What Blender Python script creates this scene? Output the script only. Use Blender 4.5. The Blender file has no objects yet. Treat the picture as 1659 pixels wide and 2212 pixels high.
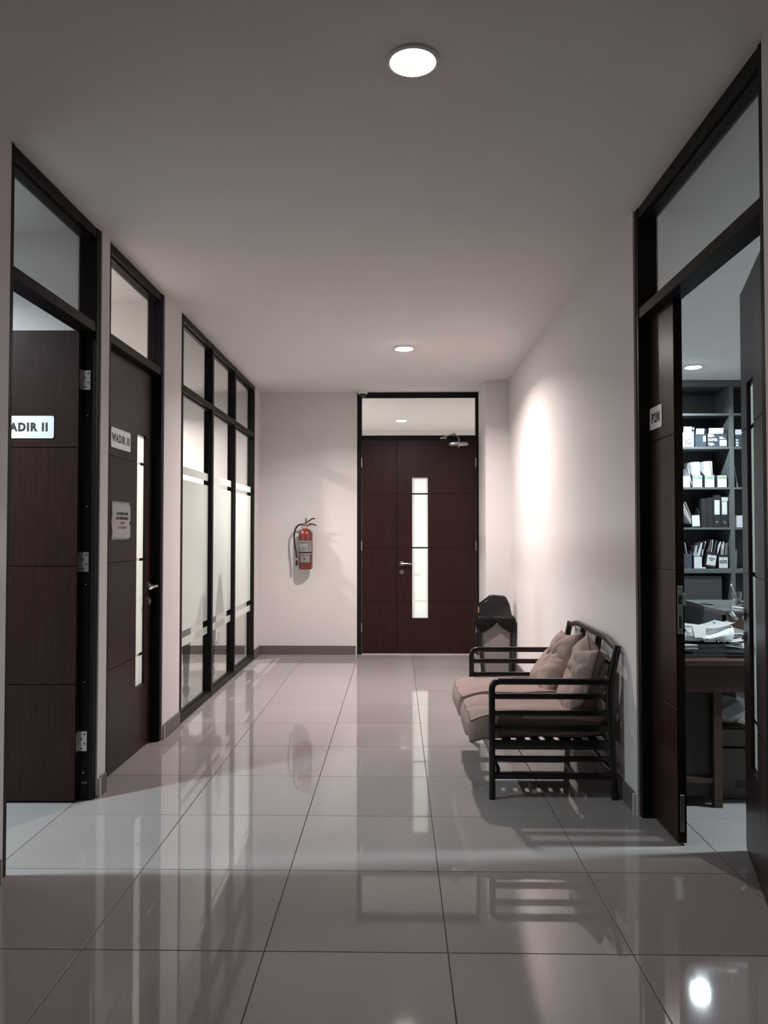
import bpy, bmesh, math, random
from mathutils import Vector, Matrix, noise

random.seed(7)
R = math.radians
SC = bpy.context.scene
COL = SC.collection

# ------------------------------------------------------------------ camera
CAM_H = 1.367
F_PX = 1657.0
cam = bpy.data.cameras.new('camera')
cam.sensor_fit = 'HORIZONTAL'
cam.sensor_width = 36.0
cam.lens = 36.0 * F_PX / 1659.0
cam.clip_start = 0.05
cam_o = bpy.data.objects.new('camera', cam)
COL.objects.link(cam_o)
cam_o.location = (0, 0, CAM_H)
cam_o.rotation_euler = (R(90) + math.atan(44 / F_PX), 0, math.atan(28.5 / F_PX))
SC.camera = cam_o

# ------------------------------------------------------------------ world, light, exposure
world = bpy.data.worlds.new('world')
SC.world = world
world.use_nodes = True
world.node_tree.nodes['Background'].inputs[0].default_value = (0.75, 0.72, 0.72, 1)
world.node_tree.nodes['Background'].inputs[1].default_value = 0.02
SC.view_settings.view_transform = 'Standard'
SC.view_settings.look = 'None'
SC.view_settings.exposure = 0.0
SC.view_settings.gamma = 1.0
SC.view_settings.use_curve_mapping = False

CEIL = 2.95
WARM = (1.0, 0.865, 0.84)
COOL = (0.80, 0.94, 1.0)
NEUT = (1.0, 0.95, 0.93)
# x, y, watts, colour, label
LAMPS = [
    (0.053, 2.533, 3.5, WARM, 'large round ceiling downlight at the top of the picture, nearest the camera'),
    (0.060, 6.555, 84, WARM, 'round ceiling downlight in the corridor before the double door'),
    (2.831, 7.34, 80, COOL, 'round ceiling downlight inside the file room by the bookcase top'),
    (2.83, 3.5, 75, COOL, 'round ceiling downlight of the file room above the paper-laden desk'),
    (-2.78, 3.0, 75, COOL, 'round ceiling downlight inside the office of the open left door'),
    (-2.78, 0.1, 18, COOL, 'round ceiling downlight at the near end of the left office'),
    (-2.72, 4.6, 66, WARM, 'round ceiling downlight of the office behind the closed left door'),
    (-2.67, 7.65, 96, WARM, 'round ceiling downlight of the room behind the frosted window'),
    (-1.25, 9.9, 110, NEUT, 'round ceiling downlight beyond the double door, left of its glass'),
    (1.45, 10.3, 90, WARM, 'unseen downlight added beyond the double door, brightening its transom'),  # added lamp, out of view, to brighten the ceiling behind the transom
]

# ------------------------------------------------------------------ node helpers
def nt(name):
    m = bpy.data.materials.new(name)
    m.use_nodes = True
    t = m.node_tree
    t.nodes.clear()
    out = t.nodes.new('ShaderNodeOutputMaterial')
    return m, t, out

def N(t, kind, **kw):
    n = t.nodes.new(kind)
    for k, v in kw.items():
        if k in n.inputs:
            n.inputs[k].default_value = v
        else:
            setattr(n, k, v)
    return n

def rgb(c):
    return (c[0], c[1], c[2], 1.0)

def simple(name, c, rough=0.5, metal=0.0, var=0.0, scale=20.0, bump=0.0, bscale=60.0, coat=0.0, spec=0.5, stretch=(1, 1, 1), space='Object'):
    """Principled surface with a noise-driven colour variation and fine relief."""
    m, t, out = nt(name)
    b = N(t, 'ShaderNodeBsdfPrincipled')
    b.inputs['Roughness'].default_value = rough
    b.inputs['Metallic'].default_value = metal
    b.inputs['Specular IOR Level'].default_value = spec
    b.inputs['Coat Weight'].default_value = coat
    b.inputs['Coat Roughness'].default_value = 0.15
    tc = N(t, 'ShaderNodeTexCoord')
    mp = N(t, 'ShaderNodeMapping')
    mp.inputs['Scale'].default_value = stretch
    t.links.new(tc.outputs[space], mp.inputs['Vector'])
    nz = N(t, 'ShaderNodeTexNoise', Scale=scale, Detail=5.0, Roughness=0.6)
    t.links.new(mp.outputs[0], nz.inputs['Vector'])
    rp = N(t, 'ShaderNodeValToRGB')
    rp.color_ramp.elements[0].position = 0.3
    rp.color_ramp.elements[1].position = 0.7
    rp.color_ramp.elements[0].color = rgb([max(0, x * (1 - var)) for x in c])
    rp.color_ramp.elements[1].color = rgb([min(1, x * (1 + var)) for x in c])
    t.links.new(nz.outputs['Fac'], rp.inputs[0])
    t.links.new(rp.outputs[0], b.inputs['Base Color'])
    if bump:
        n2 = N(t, 'ShaderNodeTexNoise', Scale=bscale, Detail=4.0)
        t.links.new(mp.outputs[0], n2.inputs['Vector'])
        bp = N(t, 'ShaderNodeBump', Strength=bump, Distance=0.002)
        t.links.new(n2.outputs['Fac'], bp.inputs['Height'])
        t.links.new(bp.outputs[0], b.inputs['Normal'])
    t.links.new(b.outputs[0], out.inputs[0])
    return m

def schlick(t, f0):
    """Mirror share that is the same from either side of a thin pane."""
    lw = N(t, 'ShaderNodeLayerWeight', Blend=0.5)
    pw = N(t, 'ShaderNodeMath', operation='POWER')
    pw.inputs[1].default_value = 5.0
    t.links.new(lw.outputs['Facing'], pw.inputs[0])
    ma = N(t, 'ShaderNodeMath', operation='MULTIPLY_ADD')
    ma.inputs[1].default_value = 0.9 - f0
    ma.inputs[2].default_value = f0
    t.links.new(pw.outputs[0], ma.inputs[0])
    return ma

def glass_mat(name, tint=(0.93, 0.96, 0.95), rough=0.0):
    m, t, out = nt(name)
    fr = schlick(t, 0.07)
    tr = N(t, 'ShaderNodeBsdfTransparent')
    tr.inputs[0].default_value = rgb(tint)
    gl = N(t, 'ShaderNodeBsdfAnisotropic')
    gl.inputs['Roughness'].default_value = rough
    mx = N(t, 'ShaderNodeMixShader')
    t.links.new(fr.outputs[0], mx.inputs[0])
    t.links.new(tr.outputs[0], mx.inputs[1])
    t.links.new(gl.outputs[0], mx.inputs[2])
    t.links.new(mx.outputs[0], out.inputs[0])
    return m

def film_mat(name, c=(0.86, 0.88, 0.86)):
    m, t, out = nt(name)
    tl = N(t, 'ShaderNodeBsdfTranslucent')
    tl.inputs[0].default_value = rgb(c)
    df = N(t, 'ShaderNodeBsdfDiffuse')
    df.inputs[0].default_value = rgb(c)
    gl = N(t, 'ShaderNodeBsdfAnisotropic')
    gl.inputs['Roughness'].default_value = 0.12
    nz = N(t, 'ShaderNodeTexNoise', Scale=900.0)
    tc = N(t, 'ShaderNodeTexCoord')
    t.links.new(tc.outputs['Object'], nz.inputs['Vector'])
    bp = N(t, 'ShaderNodeBump', Strength=0.15, Distance=0.0005)
    t.links.new(nz.outputs['Fac'], bp.inputs['Height'])
    t.links.new(bp.outputs[0], df.inputs['Normal'])
    mx = N(t, 'ShaderNodeMixShader')
    mx.inputs[0].default_value = 0.15
    t.links.new(tl.outputs[0], mx.inputs[1])
    t.links.new(df.outputs[0], mx.inputs[2])
    fr = schlick(t, 0.03)
    m2 = N(t, 'ShaderNodeMixShader')
    t.links.new(fr.outputs[0], m2.inputs[0])
    t.links.new(mx.outputs[0], m2.inputs[1])
    t.links.new(gl.outputs[0], m2.inputs[2])
    t.links.new(m2.outputs[0], out.inputs[0])
    return m

def emit_mat(name, c, s):
    m, t, out = nt(name)
    e = N(t, 'ShaderNodeEmission', Strength=s)
    e.inputs[0].default_value = rgb(c)
    t.links.new(e.outputs[0], out.inputs[0])
    return m

def tile_mat():
    m, t, out = nt('polished porcelain')
    b = N(t, 'ShaderNodeBsdfPrincipled')
    g = N(t, 'ShaderNodeNewGeometry')
    oi = N(t, 'ShaderNodeObjectInfo')
    n1 = N(t, 'ShaderNodeTexNoise', Scale=220.0, Detail=3.0)
    n2 = N(t, 'ShaderNodeTexNoise', Scale=2.5, Detail=4.0)
    for n in (n1, n2):
        t.links.new(g.outputs['Position'], n.inputs['Vector'])
    rp = N(t, 'ShaderNodeValToRGB')
    rp.color_ramp.elements[0].position = 0.35
    rp.color_ramp.elements[1].position = 0.65
    rp.color_ramp.elements[0].color = (0.262, 0.246, 0.241, 1)
    rp.color_ramp.elements[1].color = (0.352, 0.333, 0.326, 1)
    t.links.new(n1.outputs['Fac'], rp.inputs[0])
    mr = N(t, 'ShaderNodeMapRange')
    mr.inputs['To Min'].default_value = 0.94
    mr.inputs['To Max'].default_value = 1.06
    t.links.new(oi.outputs['Random'], mr.inputs['Value'])
    mu = N(t, 'ShaderNodeVectorMath', operation='SCALE')
    t.links.new(rp.outputs[0], mu.inputs[0])
    t.links.new(mr.outputs[0], mu.inputs['Scale'])
    t.links.new(mu.outputs[0], b.inputs['Base Color'])
    m2 = N(t, 'ShaderNodeMapRange')
    m2.inputs['To Min'].default_value = 0.02
    m2.inputs['To Max'].default_value = 0.05
    t.links.new(n2.outputs['Fac'], m2.inputs['Value'])
    t.links.new(m2.outputs[0], b.inputs['Roughness'])
    b.inputs['IOR'].default_value = 1.62
    t.links.new(b.outputs[0], out.inputs[0])
    return m

M = dict(
    wall=simple('wall paint', (0.64, 0.62, 0.61), 0.75, var=0.02, scale=3, bump=0.25, bscale=180),
    ceil=simple('ceiling paint', (0.70, 0.67, 0.66), 0.85, var=0.02, scale=3, bump=0.15, bscale=150),
    frame=simple('dark aluminium', (0.0125, 0.0120, 0.0117), 0.38, var=0.15, scale=12, spec=0.07),
    wood=simple('dark walnut veneer', (0.0250, 0.0108, 0.0094), 0.34, var=0.28, scale=9, bump=0.04, bscale=40, spec=0.2, stretch=(9, 9, 0.6)),
    woodcore=simple('stained door edge', (0.020, 0.011, 0.0098), 0.4, spec=0.1, var=0.2, scale=9, stretch=(9, 9, 0.6)),
    tile=tile_mat(),
    grout=simple('dark grout', (0.06, 0.055, 0.052), 0.9, var=0.2),
    base=simple('skirting tile', (0.115, 0.100, 0.096), 0.45, var=0.12, scale=60),
    cement=simple('white grout', (0.55, 0.53, 0.51), 0.85, var=0.1, scale=80),
    glass=glass_mat('clear glass'),
    film=film_mat('frosted film', (0.88, 0.915, 0.89)),
    steel=simple('brushed steel', (0.55, 0.54, 0.53), 0.28, metal=1.0, var=0.08, scale=40),
    dsteel=simple('dull steel', (0.30, 0.30, 0.29), 0.42, metal=1.0, var=0.1, scale=40),
    lacq=simple('black lacquered wood', (0.010, 0.009, 0.009), 0.25, var=0.2, scale=14, spec=0.5),
    fabric=simple('tan canvas', (0.315, 0.235, 0.205), 0.85, var=0.09, scale=16, bump=0.5, bscale=420),
    fabric2=simple('pale tan canvas', (0.285, 0.220, 0.195), 0.85, var=0.10, scale=16, bump=0.5, bscale=420),
    piping=simple('dark seam piping', (0.10, 0.065, 0.055), 0.8, var=0.1),
    white=simple('white plastic', (0.72, 0.72, 0.72), 0.4, var=0.02),
    sign=simple('white sign plate', (0.80, 0.82, 0.83), 0.4, var=0.02),
    ink=simple('black ink', (0.012, 0.012, 0.012), 0.6),
    redink=simple('faded red ink', (0.36, 0.14, 0.14), 0.7),
    paper=simple('white paper darkened copy', (0.50, 0.51, 0.52), 0.8, var=0.03, scale=6),  # white paper darkened because the bookcase lamp overexposes it
    pagew=simple('white paper brightened copy', (0.80, 0.80, 0.80), 0.8, var=0.03, scale=6),  # same white paper, made lighter where less lamp light falls
    paperg=simple('grey paper', (0.42, 0.43, 0.45), 0.8, var=0.06, scale=6),
    red=simple('red enamel', (0.14, 0.022, 0.015), 0.3, var=0.05, coat=0.3),
    rubber=simple('black rubber', (0.012, 0.012, 0.012), 0.45, var=0.2),
    plastic=simple('black plastic', (0.010, 0.010, 0.010), 0.14, var=0.2, bump=0.05, bscale=20),
    bag=simple('black bin bag film', (0.010, 0.010, 0.010), 0.22, spec=0.3, var=0.2, bump=0.4, bscale=14),
    greybody=simple('grey bin plastic', (0.20, 0.175, 0.17), 0.45, var=0.06, scale=10),
    shelf=simple('grey laminate', (0.080, 0.086, 0.088), 0.5, var=0.05, scale=12),
    shelfd=simple('dark grey laminate', (0.034, 0.036, 0.038), 0.5, var=0.05, scale=12),
    deskw=simple('desk wood', (0.075, 0.040, 0.032), 0.35, var=0.3, scale=8, stretch=(1, 9, 9)),
    deskg=simple('desk glass top', (0.16, 0.17, 0.17), 0.12, var=0.25, scale=5),
    navy=simple('dark blue card', (0.035, 0.045, 0.06), 0.5, var=0.2, scale=10),
    black=simple('black card', (0.014, 0.014, 0.015), 0.5, var=0.2, scale=10),
    pbox=simple('pale blue card', (0.36, 0.41, 0.44), 0.6, var=0.08, scale=12),
    carton=simple('brown carton', (0.10, 0.08, 0.065), 0.7, var=0.15, scale=12),
    orange=simple('orange sticker', (0.55, 0.17, 0.06), 0.6),
    peach=simple('peach sticker', (0.55, 0.33, 0.23), 0.6),
    bagw=simple('white plastic bag', (0.78, 0.80, 0.81), 0.35, var=0.06, scale=8, bump=0.8, bscale=18),
    greenink=simple('green print', (0.05, 0.30, 0.20), 0.6),
    olive=simple('olive print', (0.45, 0.42, 0.18), 0.6),
    blue=simple('blue tape', (0.10, 0.18, 0.45), 0.6),
    cloth=simple('dark brown upholstery', (0.035, 0.022, 0.019), 0.85, var=0.2, scale=30),
)

# ------------------------------------------------------------------ mesh helpers
class B:
    """One bmesh that collects shapes and becomes one mesh object."""
    def __init__(s):
        s.bm = bmesh.new()

    def box(s, x0, x1, y0, y1, z0, z1, bev=0.0, seg=2, mat=None):
        x0, x1 = min(x0, x1), max(x0, x1)
        y0, y1 = min(y0, y1), max(y0, y1)
        z0, z1 = min(z0, z1), max(z0, z1)
        g = bmesh.ops.create_cube(s.bm, size=1.0)
        vs = g['verts']
        for v in vs:
            v.co = Vector(((x0 + x1) / 2 + v.co.x * (x1 - x0), (y0 + y1) / 2 + v.co.y * (y1 - y0), (z0 + z1) / 2 + v.co.z * (z1 - z0)))
        if mat is not None:
            for v in vs:
                v.co = mat @ v.co
        if bev > 0:
            es = list({e for v in vs for e in v.link_edges})
            bmesh.ops.bevel(s.bm, geom=es, offset=bev, segments=seg, affect='EDGES', profile=0.5)
        return s

    def cyl(s, p, q, r0, r1=None, n=20, caps=True):
        p, q = Vector(p), Vector(q)
        r1 = r0 if r1 is None else r1
        d = (q - p)
        rot = d.to_track_quat('Z', 'Y').to_matrix().to_4x4()
        mt = Matrix.Translation((p + q) / 2) @ rot
        bmesh.ops.create_cone(s.bm, cap_ends=caps, segments=n, radius1=r0, radius2=r1, depth=d.length, matrix=mt)
        return s

    def tube(s, pts, r, n=10, closed=False):
        pts = [Vector(p) for p in pts]
        k = len(pts)
        rings = []
        up = None
        for i, p in enumerate(pts):
            if closed:
                d = (pts[(i + 1) % k] - pts[i - 1]).normalized()
            else:
                d = (pts[min(i + 1, k - 1)] - pts[max(i - 1, 0)]).normalized()
            if up is None:
                up = Vector((0, 0, 1)) if abs(d.z) < 0.9 else Vector((1, 0, 0))
            a = (up - d * up.dot(d)).normalized()
            up = a
            b = d.cross(a)
            rr = r[i] if isinstance(r, (list, tuple)) else r
            rings.append([s.bm.verts.new(p + (a * math.cos(2 * math.pi * j / n) + b * math.sin(2 * math.pi * j / n)) * rr) for j in range(n)])
        m = k if closed else k - 1
        for i in range(m):
            A, C = rings[i], rings[(i + 1) % k]
            for j in range(n):
                s.bm.faces.new((A[j], A[(j + 1) % n], C[(j + 1) % n], C[j]))
        if not closed:
            s.bm.faces.new(list(reversed(rings[0])))
            s.bm.faces.new(rings[-1])
        return s

    def lathe(s, prof, c=(0, 0, 0), n=32, rot=None):
        rings = []
        c = Vector(c)
        for (r, z) in prof:
            ring = []
            for j in range(n):
                a = 2 * math.pi * j / n
                v = Vector((r * math.cos(a), r * math.sin(a), z))
                if rot is not None:
                    v = rot @ v
                ring.append(s.bm.verts.new(c + v))
            rings.append(ring)
        for i in range(len(rings) - 1):
            for j in range(n):
                s.bm.faces.new((rings[i][j], rings[i][(j + 1) % n], rings[i + 1][(j + 1) % n], rings[i + 1][j]))
        s.bm.faces.new(list(reversed(rings[0])))
        s.bm.faces.new(rings[-1])
        return s

    def prism(s, poly, d0, d1, axis='y'):
        """Extrude polygon (a, b) along axis from d0 to d1."""
        def P(a, b, d):
            return {'y': (a, d, b), 'x': (d, a, b), 'z': (a, b, d)}[axis]
        A = [s.bm.verts.new(P(a, b, d0)) for a, b in poly]
        C = [s.bm.verts.new(P(a, b, d1)) for a, b in poly]
        n = len(poly)
        s.bm.faces.new(A)
        s.bm.faces.new(list(reversed(C)))
        for i in range(n):
            s.bm.faces.new((A[i], C[i], C[(i + 1) % n], A[(i + 1) % n]))
        return s

    def sheet(s, fn, nu, nv, th=0.0):
        vs = [[s.bm.verts.new(fn(i / nu, j / nv)) for j in range(nv + 1)] for i in range(nu + 1)]
        fs = []
        for i in range(nu):
            for j in range(nv):
                fs.append(s.bm.faces.new((vs[i][j], vs[i + 1][j], vs[i + 1][j + 1], vs[i][j + 1])))
        if th:
            bmesh.ops.solidify(s.bm, geom=fs, thickness=th)
        return s

WM = {}          # world matrix of every Empty root

def flow(pts, n=5):
    """Catmull-Rom refinement of a polyline."""
    P = [Vector(p) for p in pts]
    out = []
    for i in range(len(P) - 1):
        a, b_, c, d = P[max(i - 1, 0)], P[i], P[i + 1], P[min(i + 2, len(P) - 1)]
        for k in range(n):
            t_ = k / n
            out.append(0.5 * (2 * b_ + (c - a) * t_ + (2 * a - 5 * b_ + 4 * c - d) * t_ ** 2 + (3 * b_ - a - 3 * c + d) * t_ ** 3))
    out.append(P[-1])
    return out

def ob(name, b, mat, parent=None, world=True, smooth=False):
    """Link the bmesh as one object; with world=True its coordinates are world ones."""
    bm = b.bm
    if parent is not None and world:
        bm.transform(WM[parent.name].inverted())
    bmesh.ops.recalc_face_normals(bm, faces=bm.faces)
    me = bpy.data.meshes.new(name)
    bm.to_mesh(me)
    bm.free()
    me.materials.append(mat)
    if smooth:
        for p in me.polygons:
            p.use_smooth = True
        if smooth != 'all':
            me.set_sharp_from_angle(angle=R(35))
    o = bpy.data.objects.new(name, me)
    COL.objects.link(o)
    if parent is not None:
        o.parent = parent
        WM[o.name] = WM[parent.name].copy()
    else:
        WM[o.name] = Matrix.Identity(4)
    return o

def tagstuff(o):
    o['kind'] = 'stuff'
    return o

def tag(o, label=None, cat=None, group=None, kind=None):
    if label: o['label'] = label
    if cat: o['category'] = cat
    if group: o['group'] = group
    if kind: o['kind'] = kind
    return o

def root(name, loc, rz=0.0, label=None, cat=None, group=None, kind=None, parent=None):
    o = bpy.data.objects.new(name, None)
    o.empty_display_size = 0.1
    COL.objects.link(o)
    o.location = loc
    o.rotation_euler = (0, 0, rz)
    m = Matrix.Translation(loc) @ Matrix.Rotation(rz, 4, 'Z')
    if parent is not None:
        o.parent = parent
        m = WM[parent.name] @ m
    WM[o.name] = m
    tag(o, label, cat, group, kind)
    return o

def text(name, s, size, mat, parent, mt, bold=0.0, align='CENTER', depth=0.0004, sx=1.0, gap=1.0):
    """Lettering as flat raised geometry; mt places it in the parent's space."""
    cu = bpy.data.curves.new(name, 'FONT')
    cu.body = s
    cu.size = size
    cu.align_x = align
    cu.align_y = 'CENTER'
    cu.extrude = depth
    cu.offset = bold
    cu.space_character = gap
    cu.resolution_u = 3
    t = bpy.data.objects.new(name + '_tmp', cu)
    COL.objects.link(t)
    bpy.context.view_layer.update()
    dg = bpy.context.evaluated_depsgraph_get()
    me = bpy.data.meshes.new_from_object(t.evaluated_get(dg))
    bpy.data.objects.remove(t)
    me.transform(mt @ Matrix.Diagonal((sx, 1, 1, 1)))
    me.materials.clear()
    me.materials.append(mat)
    o = bpy.data.objects.new(name, me)
    COL.objects.link(o)
    o.parent = parent
    o['kind'] = 'stuff'
    WM[o.name] = WM[parent.name].copy()
    return o

def facing(x, y, z, rz=0.0):
    """Text in the XZ plane facing -Y (turned by rz about Z)."""
    return Matrix.Translation((x, y, z)) @ Matrix.Rotation(rz, 4, 'Z') @ Matrix.Rotation(R(90), 4, 'X')

# ------------------------------------------------------------------ setting
YB = 8.62          # back wall plane
XL, XR = -1.55, 1.163

# floor slab with every tile of the visible rooms as a piece of its own
fl = ob('floor', B().box(-5, 5, -2.6, 12.6, -0.12, -0.004), M['grout'])
tag(fl, kind='structure')
tb = B().box(-0.2983, 0.2983, -0.2983, 0.2983, -0.010, 0.0, bev=0.0009, seg=1)
t0 = ob('tile', tb, M['tile'], fl)
first = True
for i in range(-7, 6):
    for j in range(-6, 17):
        if j > 10 and not -4 <= i <= 2:
            continue
        o = t0 if first else t0.copy()
        if not first:
            COL.objects.link(o)
            o.parent = fl
        first = False
        o.location = (0.165 + 0.3 + 0.6 * i, 2.535 + 0.3 + 0.6 * j, random.uniform(-0.0003, 0.0))

tag(ob('ceiling', B().box(-5, 5, -2.6, 12.6, CEIL, CEIL + 0.12), M['ceil']), kind='structure')

def wall(name, boxes):
    b = B()
    for bx in boxes:
        b.box(*bx)
    return tag(ob(name, b, M['wall']), kind='structure')

wall('wall_left', [(-1.645, XL, -2.5, 3.02, 0, CEIL), (-1.645, XL, 3.97, 4.08, 0, CEIL), (-1.645, XL, 5.06, 5.46, 0, CEIL), (-1.645, XL, 8.28, YB, 0, CEIL)])
wall('wall_right', [(XR, 1.265, -2.5, 2.43, 0, CEIL), (XR, 1.265, 3.77, YB, 0, CEIL), (0.916, XR, 7.95, YB, 0, CEIL)])
wall('wall_back', [(-4.6, -0.452, YB, YB + 0.12, 0, CEIL), (0.93, 4.6, YB, YB + 0.12, 0, CEIL)])
wall('wall_front', [(-4.6, 4.6, -2.6, -2.5, 0, CEIL)])
wall('wall_partition', [(-4.6, -1.645, 3.97, 4.08, 0, CEIL)])
wall('wall_partition_middle', [(-4.6, -1.645, 5.22, 5.32, 0, CEIL)])
wall('wall_outer_left', [(-4.7, -4.6, -2.6, YB + 0.12, 0, CEIL)])
wall('wall_outer_right', [(4.6, 4.7, -2.6, YB + 0.12, 0, CEIL)])
wall('wall_beyond', [(-2.2, 2.6, 12.0, 12.1, 0, CEIL), (-2.3, -2.2, YB + 0.12, 12.1, 0, CEIL), (2.6, 2.7, YB + 0.12, 12.1, 0, CEIL)])

def baseboard(name, runs, ends=()):
    b = B()
    for r_ in runs:
        b.box(*r_, 0, 0.098, bev=0.0015, seg=1)
    o = tag(ob(name, b, M['base']), kind='structure')
    for e in ends:
        ob('grout_edge', B().box(*e, 0, 0.096), M['cement'], o)
    return o

T = 0.014
baseboard('baseboard_left', [(XL, XL + T, -2.5, 2.99), (XL, XL + T, 3.99, 4.065), (XL, XL + T, 5.085, 5.44), (XL, XL + T, 8.30, YB)],
          [(XL, XL + T, 3.975, 3.989), (XL, XL + T, 5.072, 5.084)])
baseboard('baseboard_right', [(XR - T, XR, 3.80, 7.95), (XR - T, XR, -2.5, 2.40), (0.916, XR - T, 7.95 - T, 7.95), (0.916 - T, 0.916, 7.95 - T, YB)],
          [(XR - T - 0.002, XR, 3.782, 3.799)])
baseboard('baseboard_back', [(XL + T, -0.466, YB - T, YB), (-4.5, -1.65, YB - T, YB)], [(-0.465, -0.453, YB - T, YB)])
baseboard('baseboard_partition', [(-4.5, -1.66, 3.97 - T, 3.97)])

# ------------------------------------------------------------------ doors and window
ZL = 2.403                    # top of the leaves
RAIL0, RAIL1 = 2.405, 2.455   # transom rail
FD = 0.098                    # frame depth

def frame_parts(rt, W, jw=0.045, jr=None, jf=None):
    """Aluminium frame pieces in the root's own space: x along the opening, y into the wall."""
    jl = jf or jw
    jr = jr or jw
    for a, c in ((0, jl), (W - jr, W)):
        b = B().box(a, c, 0, FD, 0, CEIL, bev=0.002, seg=1)
        ob('jamb', b, M['frame'], rt, world=False)
    b = B().box(jl, W - jr, 0.004, FD, CEIL - 0.05, CEIL, bev=0.002, seg=1).box(jl, W - jr, 0.03, 0.045, CEIL - 0.06, CEIL - 0.05)
    ob('head_rail', b, M['frame'], rt, world=False)
    b = B().box(jl, W - jr, 0.004, FD, RAIL0, RAIL1, bev=0.002, seg=1).box(jl, W - jr, 0.03, 0.045, RAIL1, RAIL1 + 0.009)
    ob('transom_rail', b, M['frame'], rt, world=False)
    ob('transom_glass', B().box(jl, W - jr, 0.046, 0.052, RAIL1, CEIL - 0.05), M['glass'], rt, world=False)

LEAF_T = 0.04

def leaf(rt, px, py, ang, w, sx, strip=None, handle=True, lever_dir=None, hinges_front=False, closed_hinges=True, jambplate=False):
    """Door leaf; own space: pivot edge at x=0, face at y=-LEAF_T, back at y=0, free edge at x=sx*w."""
    lf = B()
    g = 0.002
    holes = None
    if strip:
        a, c = w - strip[1], w - strip[0]
        z0, z1 = 0.405, 1.985
        holes = (a, c, z0, z1)
    def bx(b, x0, x1, y0, y1, z0_, z1_, bev=0.0):
        b.box(sx * x0, sx * x1, y0, y1, z0_, z1_, bev=bev, seg=1)
    yf = -LEAF_T + 0.004
    if holes:
        a, c, z0, z1 = holes
        bx(lf, g, a, yf, -0.002, 0.012, ZL)
        bx(lf, c, w - g, yf, -0.002, 0.012, ZL)
        bx(lf, a, c, yf, -0.002, 0.012, z0)
        bx(lf, a, c, yf, -0.002, z1, ZL)
    else:
        bx(lf, g, w - g, yf, -0.002, 0.012, ZL)
    e = ob('door_leaf', lf, M['woodcore'], rt, world=False)
    e.location = (px, py, 0)
    e.rotation_euler = (0, 0, ang)
    WM[e.name] = WM[rt.name] @ Matrix.Translation((px, py, 0)) @ Matrix.Rotation(ang, 4, 'Z')
    zs = [0.012, 0.595, 1.195, 1.802, ZL]
    for k in range(4):
        lo, hi = zs[k] + (0.0025 if k else 0), zs[k + 1] - (0.0025 if k < 3 else 0)
        p = B()
        if holes:
            a, c, z0, z1 = holes
            bx(p, g, a, -LEAF_T, yf, lo, hi)
            bx(p, c, w - g, -LEAF_T, yf, lo, hi)
            if lo < z0:
                bx(p, a, c, -LEAF_T, yf, lo, min(hi, z0))
            if hi > z1:
                bx(p, a, c, -LEAF_T, yf, max(lo, z1), hi)
        else:
            bx(p, g, w - g, -LEAF_T, yf, lo, hi, 0.001)
        ob('panel', p, M['wood'], e, world=False)
    if holes:
        a, c, z0, z1 = holes
        gl = B()
        bx(gl, a, c, -0.024, -0.018, z0, z1)
        ob('glass_strip', gl, M['glass'], e, world=False)
        for k in range(4):
            lo = max(z0 + 0.003, zs[k] + 0.009)
            hi = min(z1 - 0.003, zs[k + 1] - 0.009)
            fb = B()
            bx(fb, a + 0.002, c - 0.002, -0.0252, -0.0244, lo, hi)
            ob('frosted_film', fb, M['film'], e, world=False)
    if handle:
        hx = w - 0.055
        hb = B()
        for sy in (-1, 1):
            yb = -LEAF_T if sy < 0 else 0.0
            hb.cyl((sx * hx, yb, 1.018), (sx * hx, yb + sy * 0.009, 1.018), 0.026, n=28)
            hb.cyl((sx * hx, yb, 1.018), (sx * hx, yb + sy * 0.056, 1.018), 0.0085)
            y2 = yb + sy * 0.052
            hb.tube([(sx * (hx + 0.006), y2, 1.018), (sx * (hx - 0.05), y2, 1.018), (sx * (hx - 0.100), y2, 1.014), (sx * (hx - 0.118), y2 - sy * 0.004, 1.010)], [0.010, 0.009, 0.0085, 0.007], n=12)
        ob('door_handle', hb, M['steel'], e, world=False, smooth=True)
        kb = B()
        for sy in (-1, 1):
            yb = -LEAF_T if sy < 0 else 0.0
            kb.cyl((sx * hx, yb, 0.920), (sx * hx, yb + sy * 0.009, 0.920), 0.025, n=28)
            kb.cyl((sx * hx, yb, 0.920), (sx * hx, yb + sy * 0.016, 0.920), 0.010, n=16)
        ob('key_cylinder', kb, M['steel'], e, world=False, smooth=True)
    for hz in (2.155, 1.215, 0.30):
        b = B()
        if hinges_front:
            b.cyl((sx * -0.001, -LEAF_T - 0.005, hz - 0.052), (sx * -0.001, -LEAF_T - 0.005, hz + 0.052), 0.0065, n=12)
        else:
            b.cyl((0, 0.007, hz - 0.052), (0, 0.007, hz + 0.052), 0.0065, n=12)
            b.cyl((0, 0.007, hz - 0.018), (0, 0.007, hz + 0.018), 0.0072, n=12)
            b.box(-0.001 * sx, 0.0012 * sx, -0.032, 0.004, hz - 0.05, hz + 0.05)
        ob('hinge', b, M['steel'], e, world=False, smooth=True)
    return e

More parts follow.
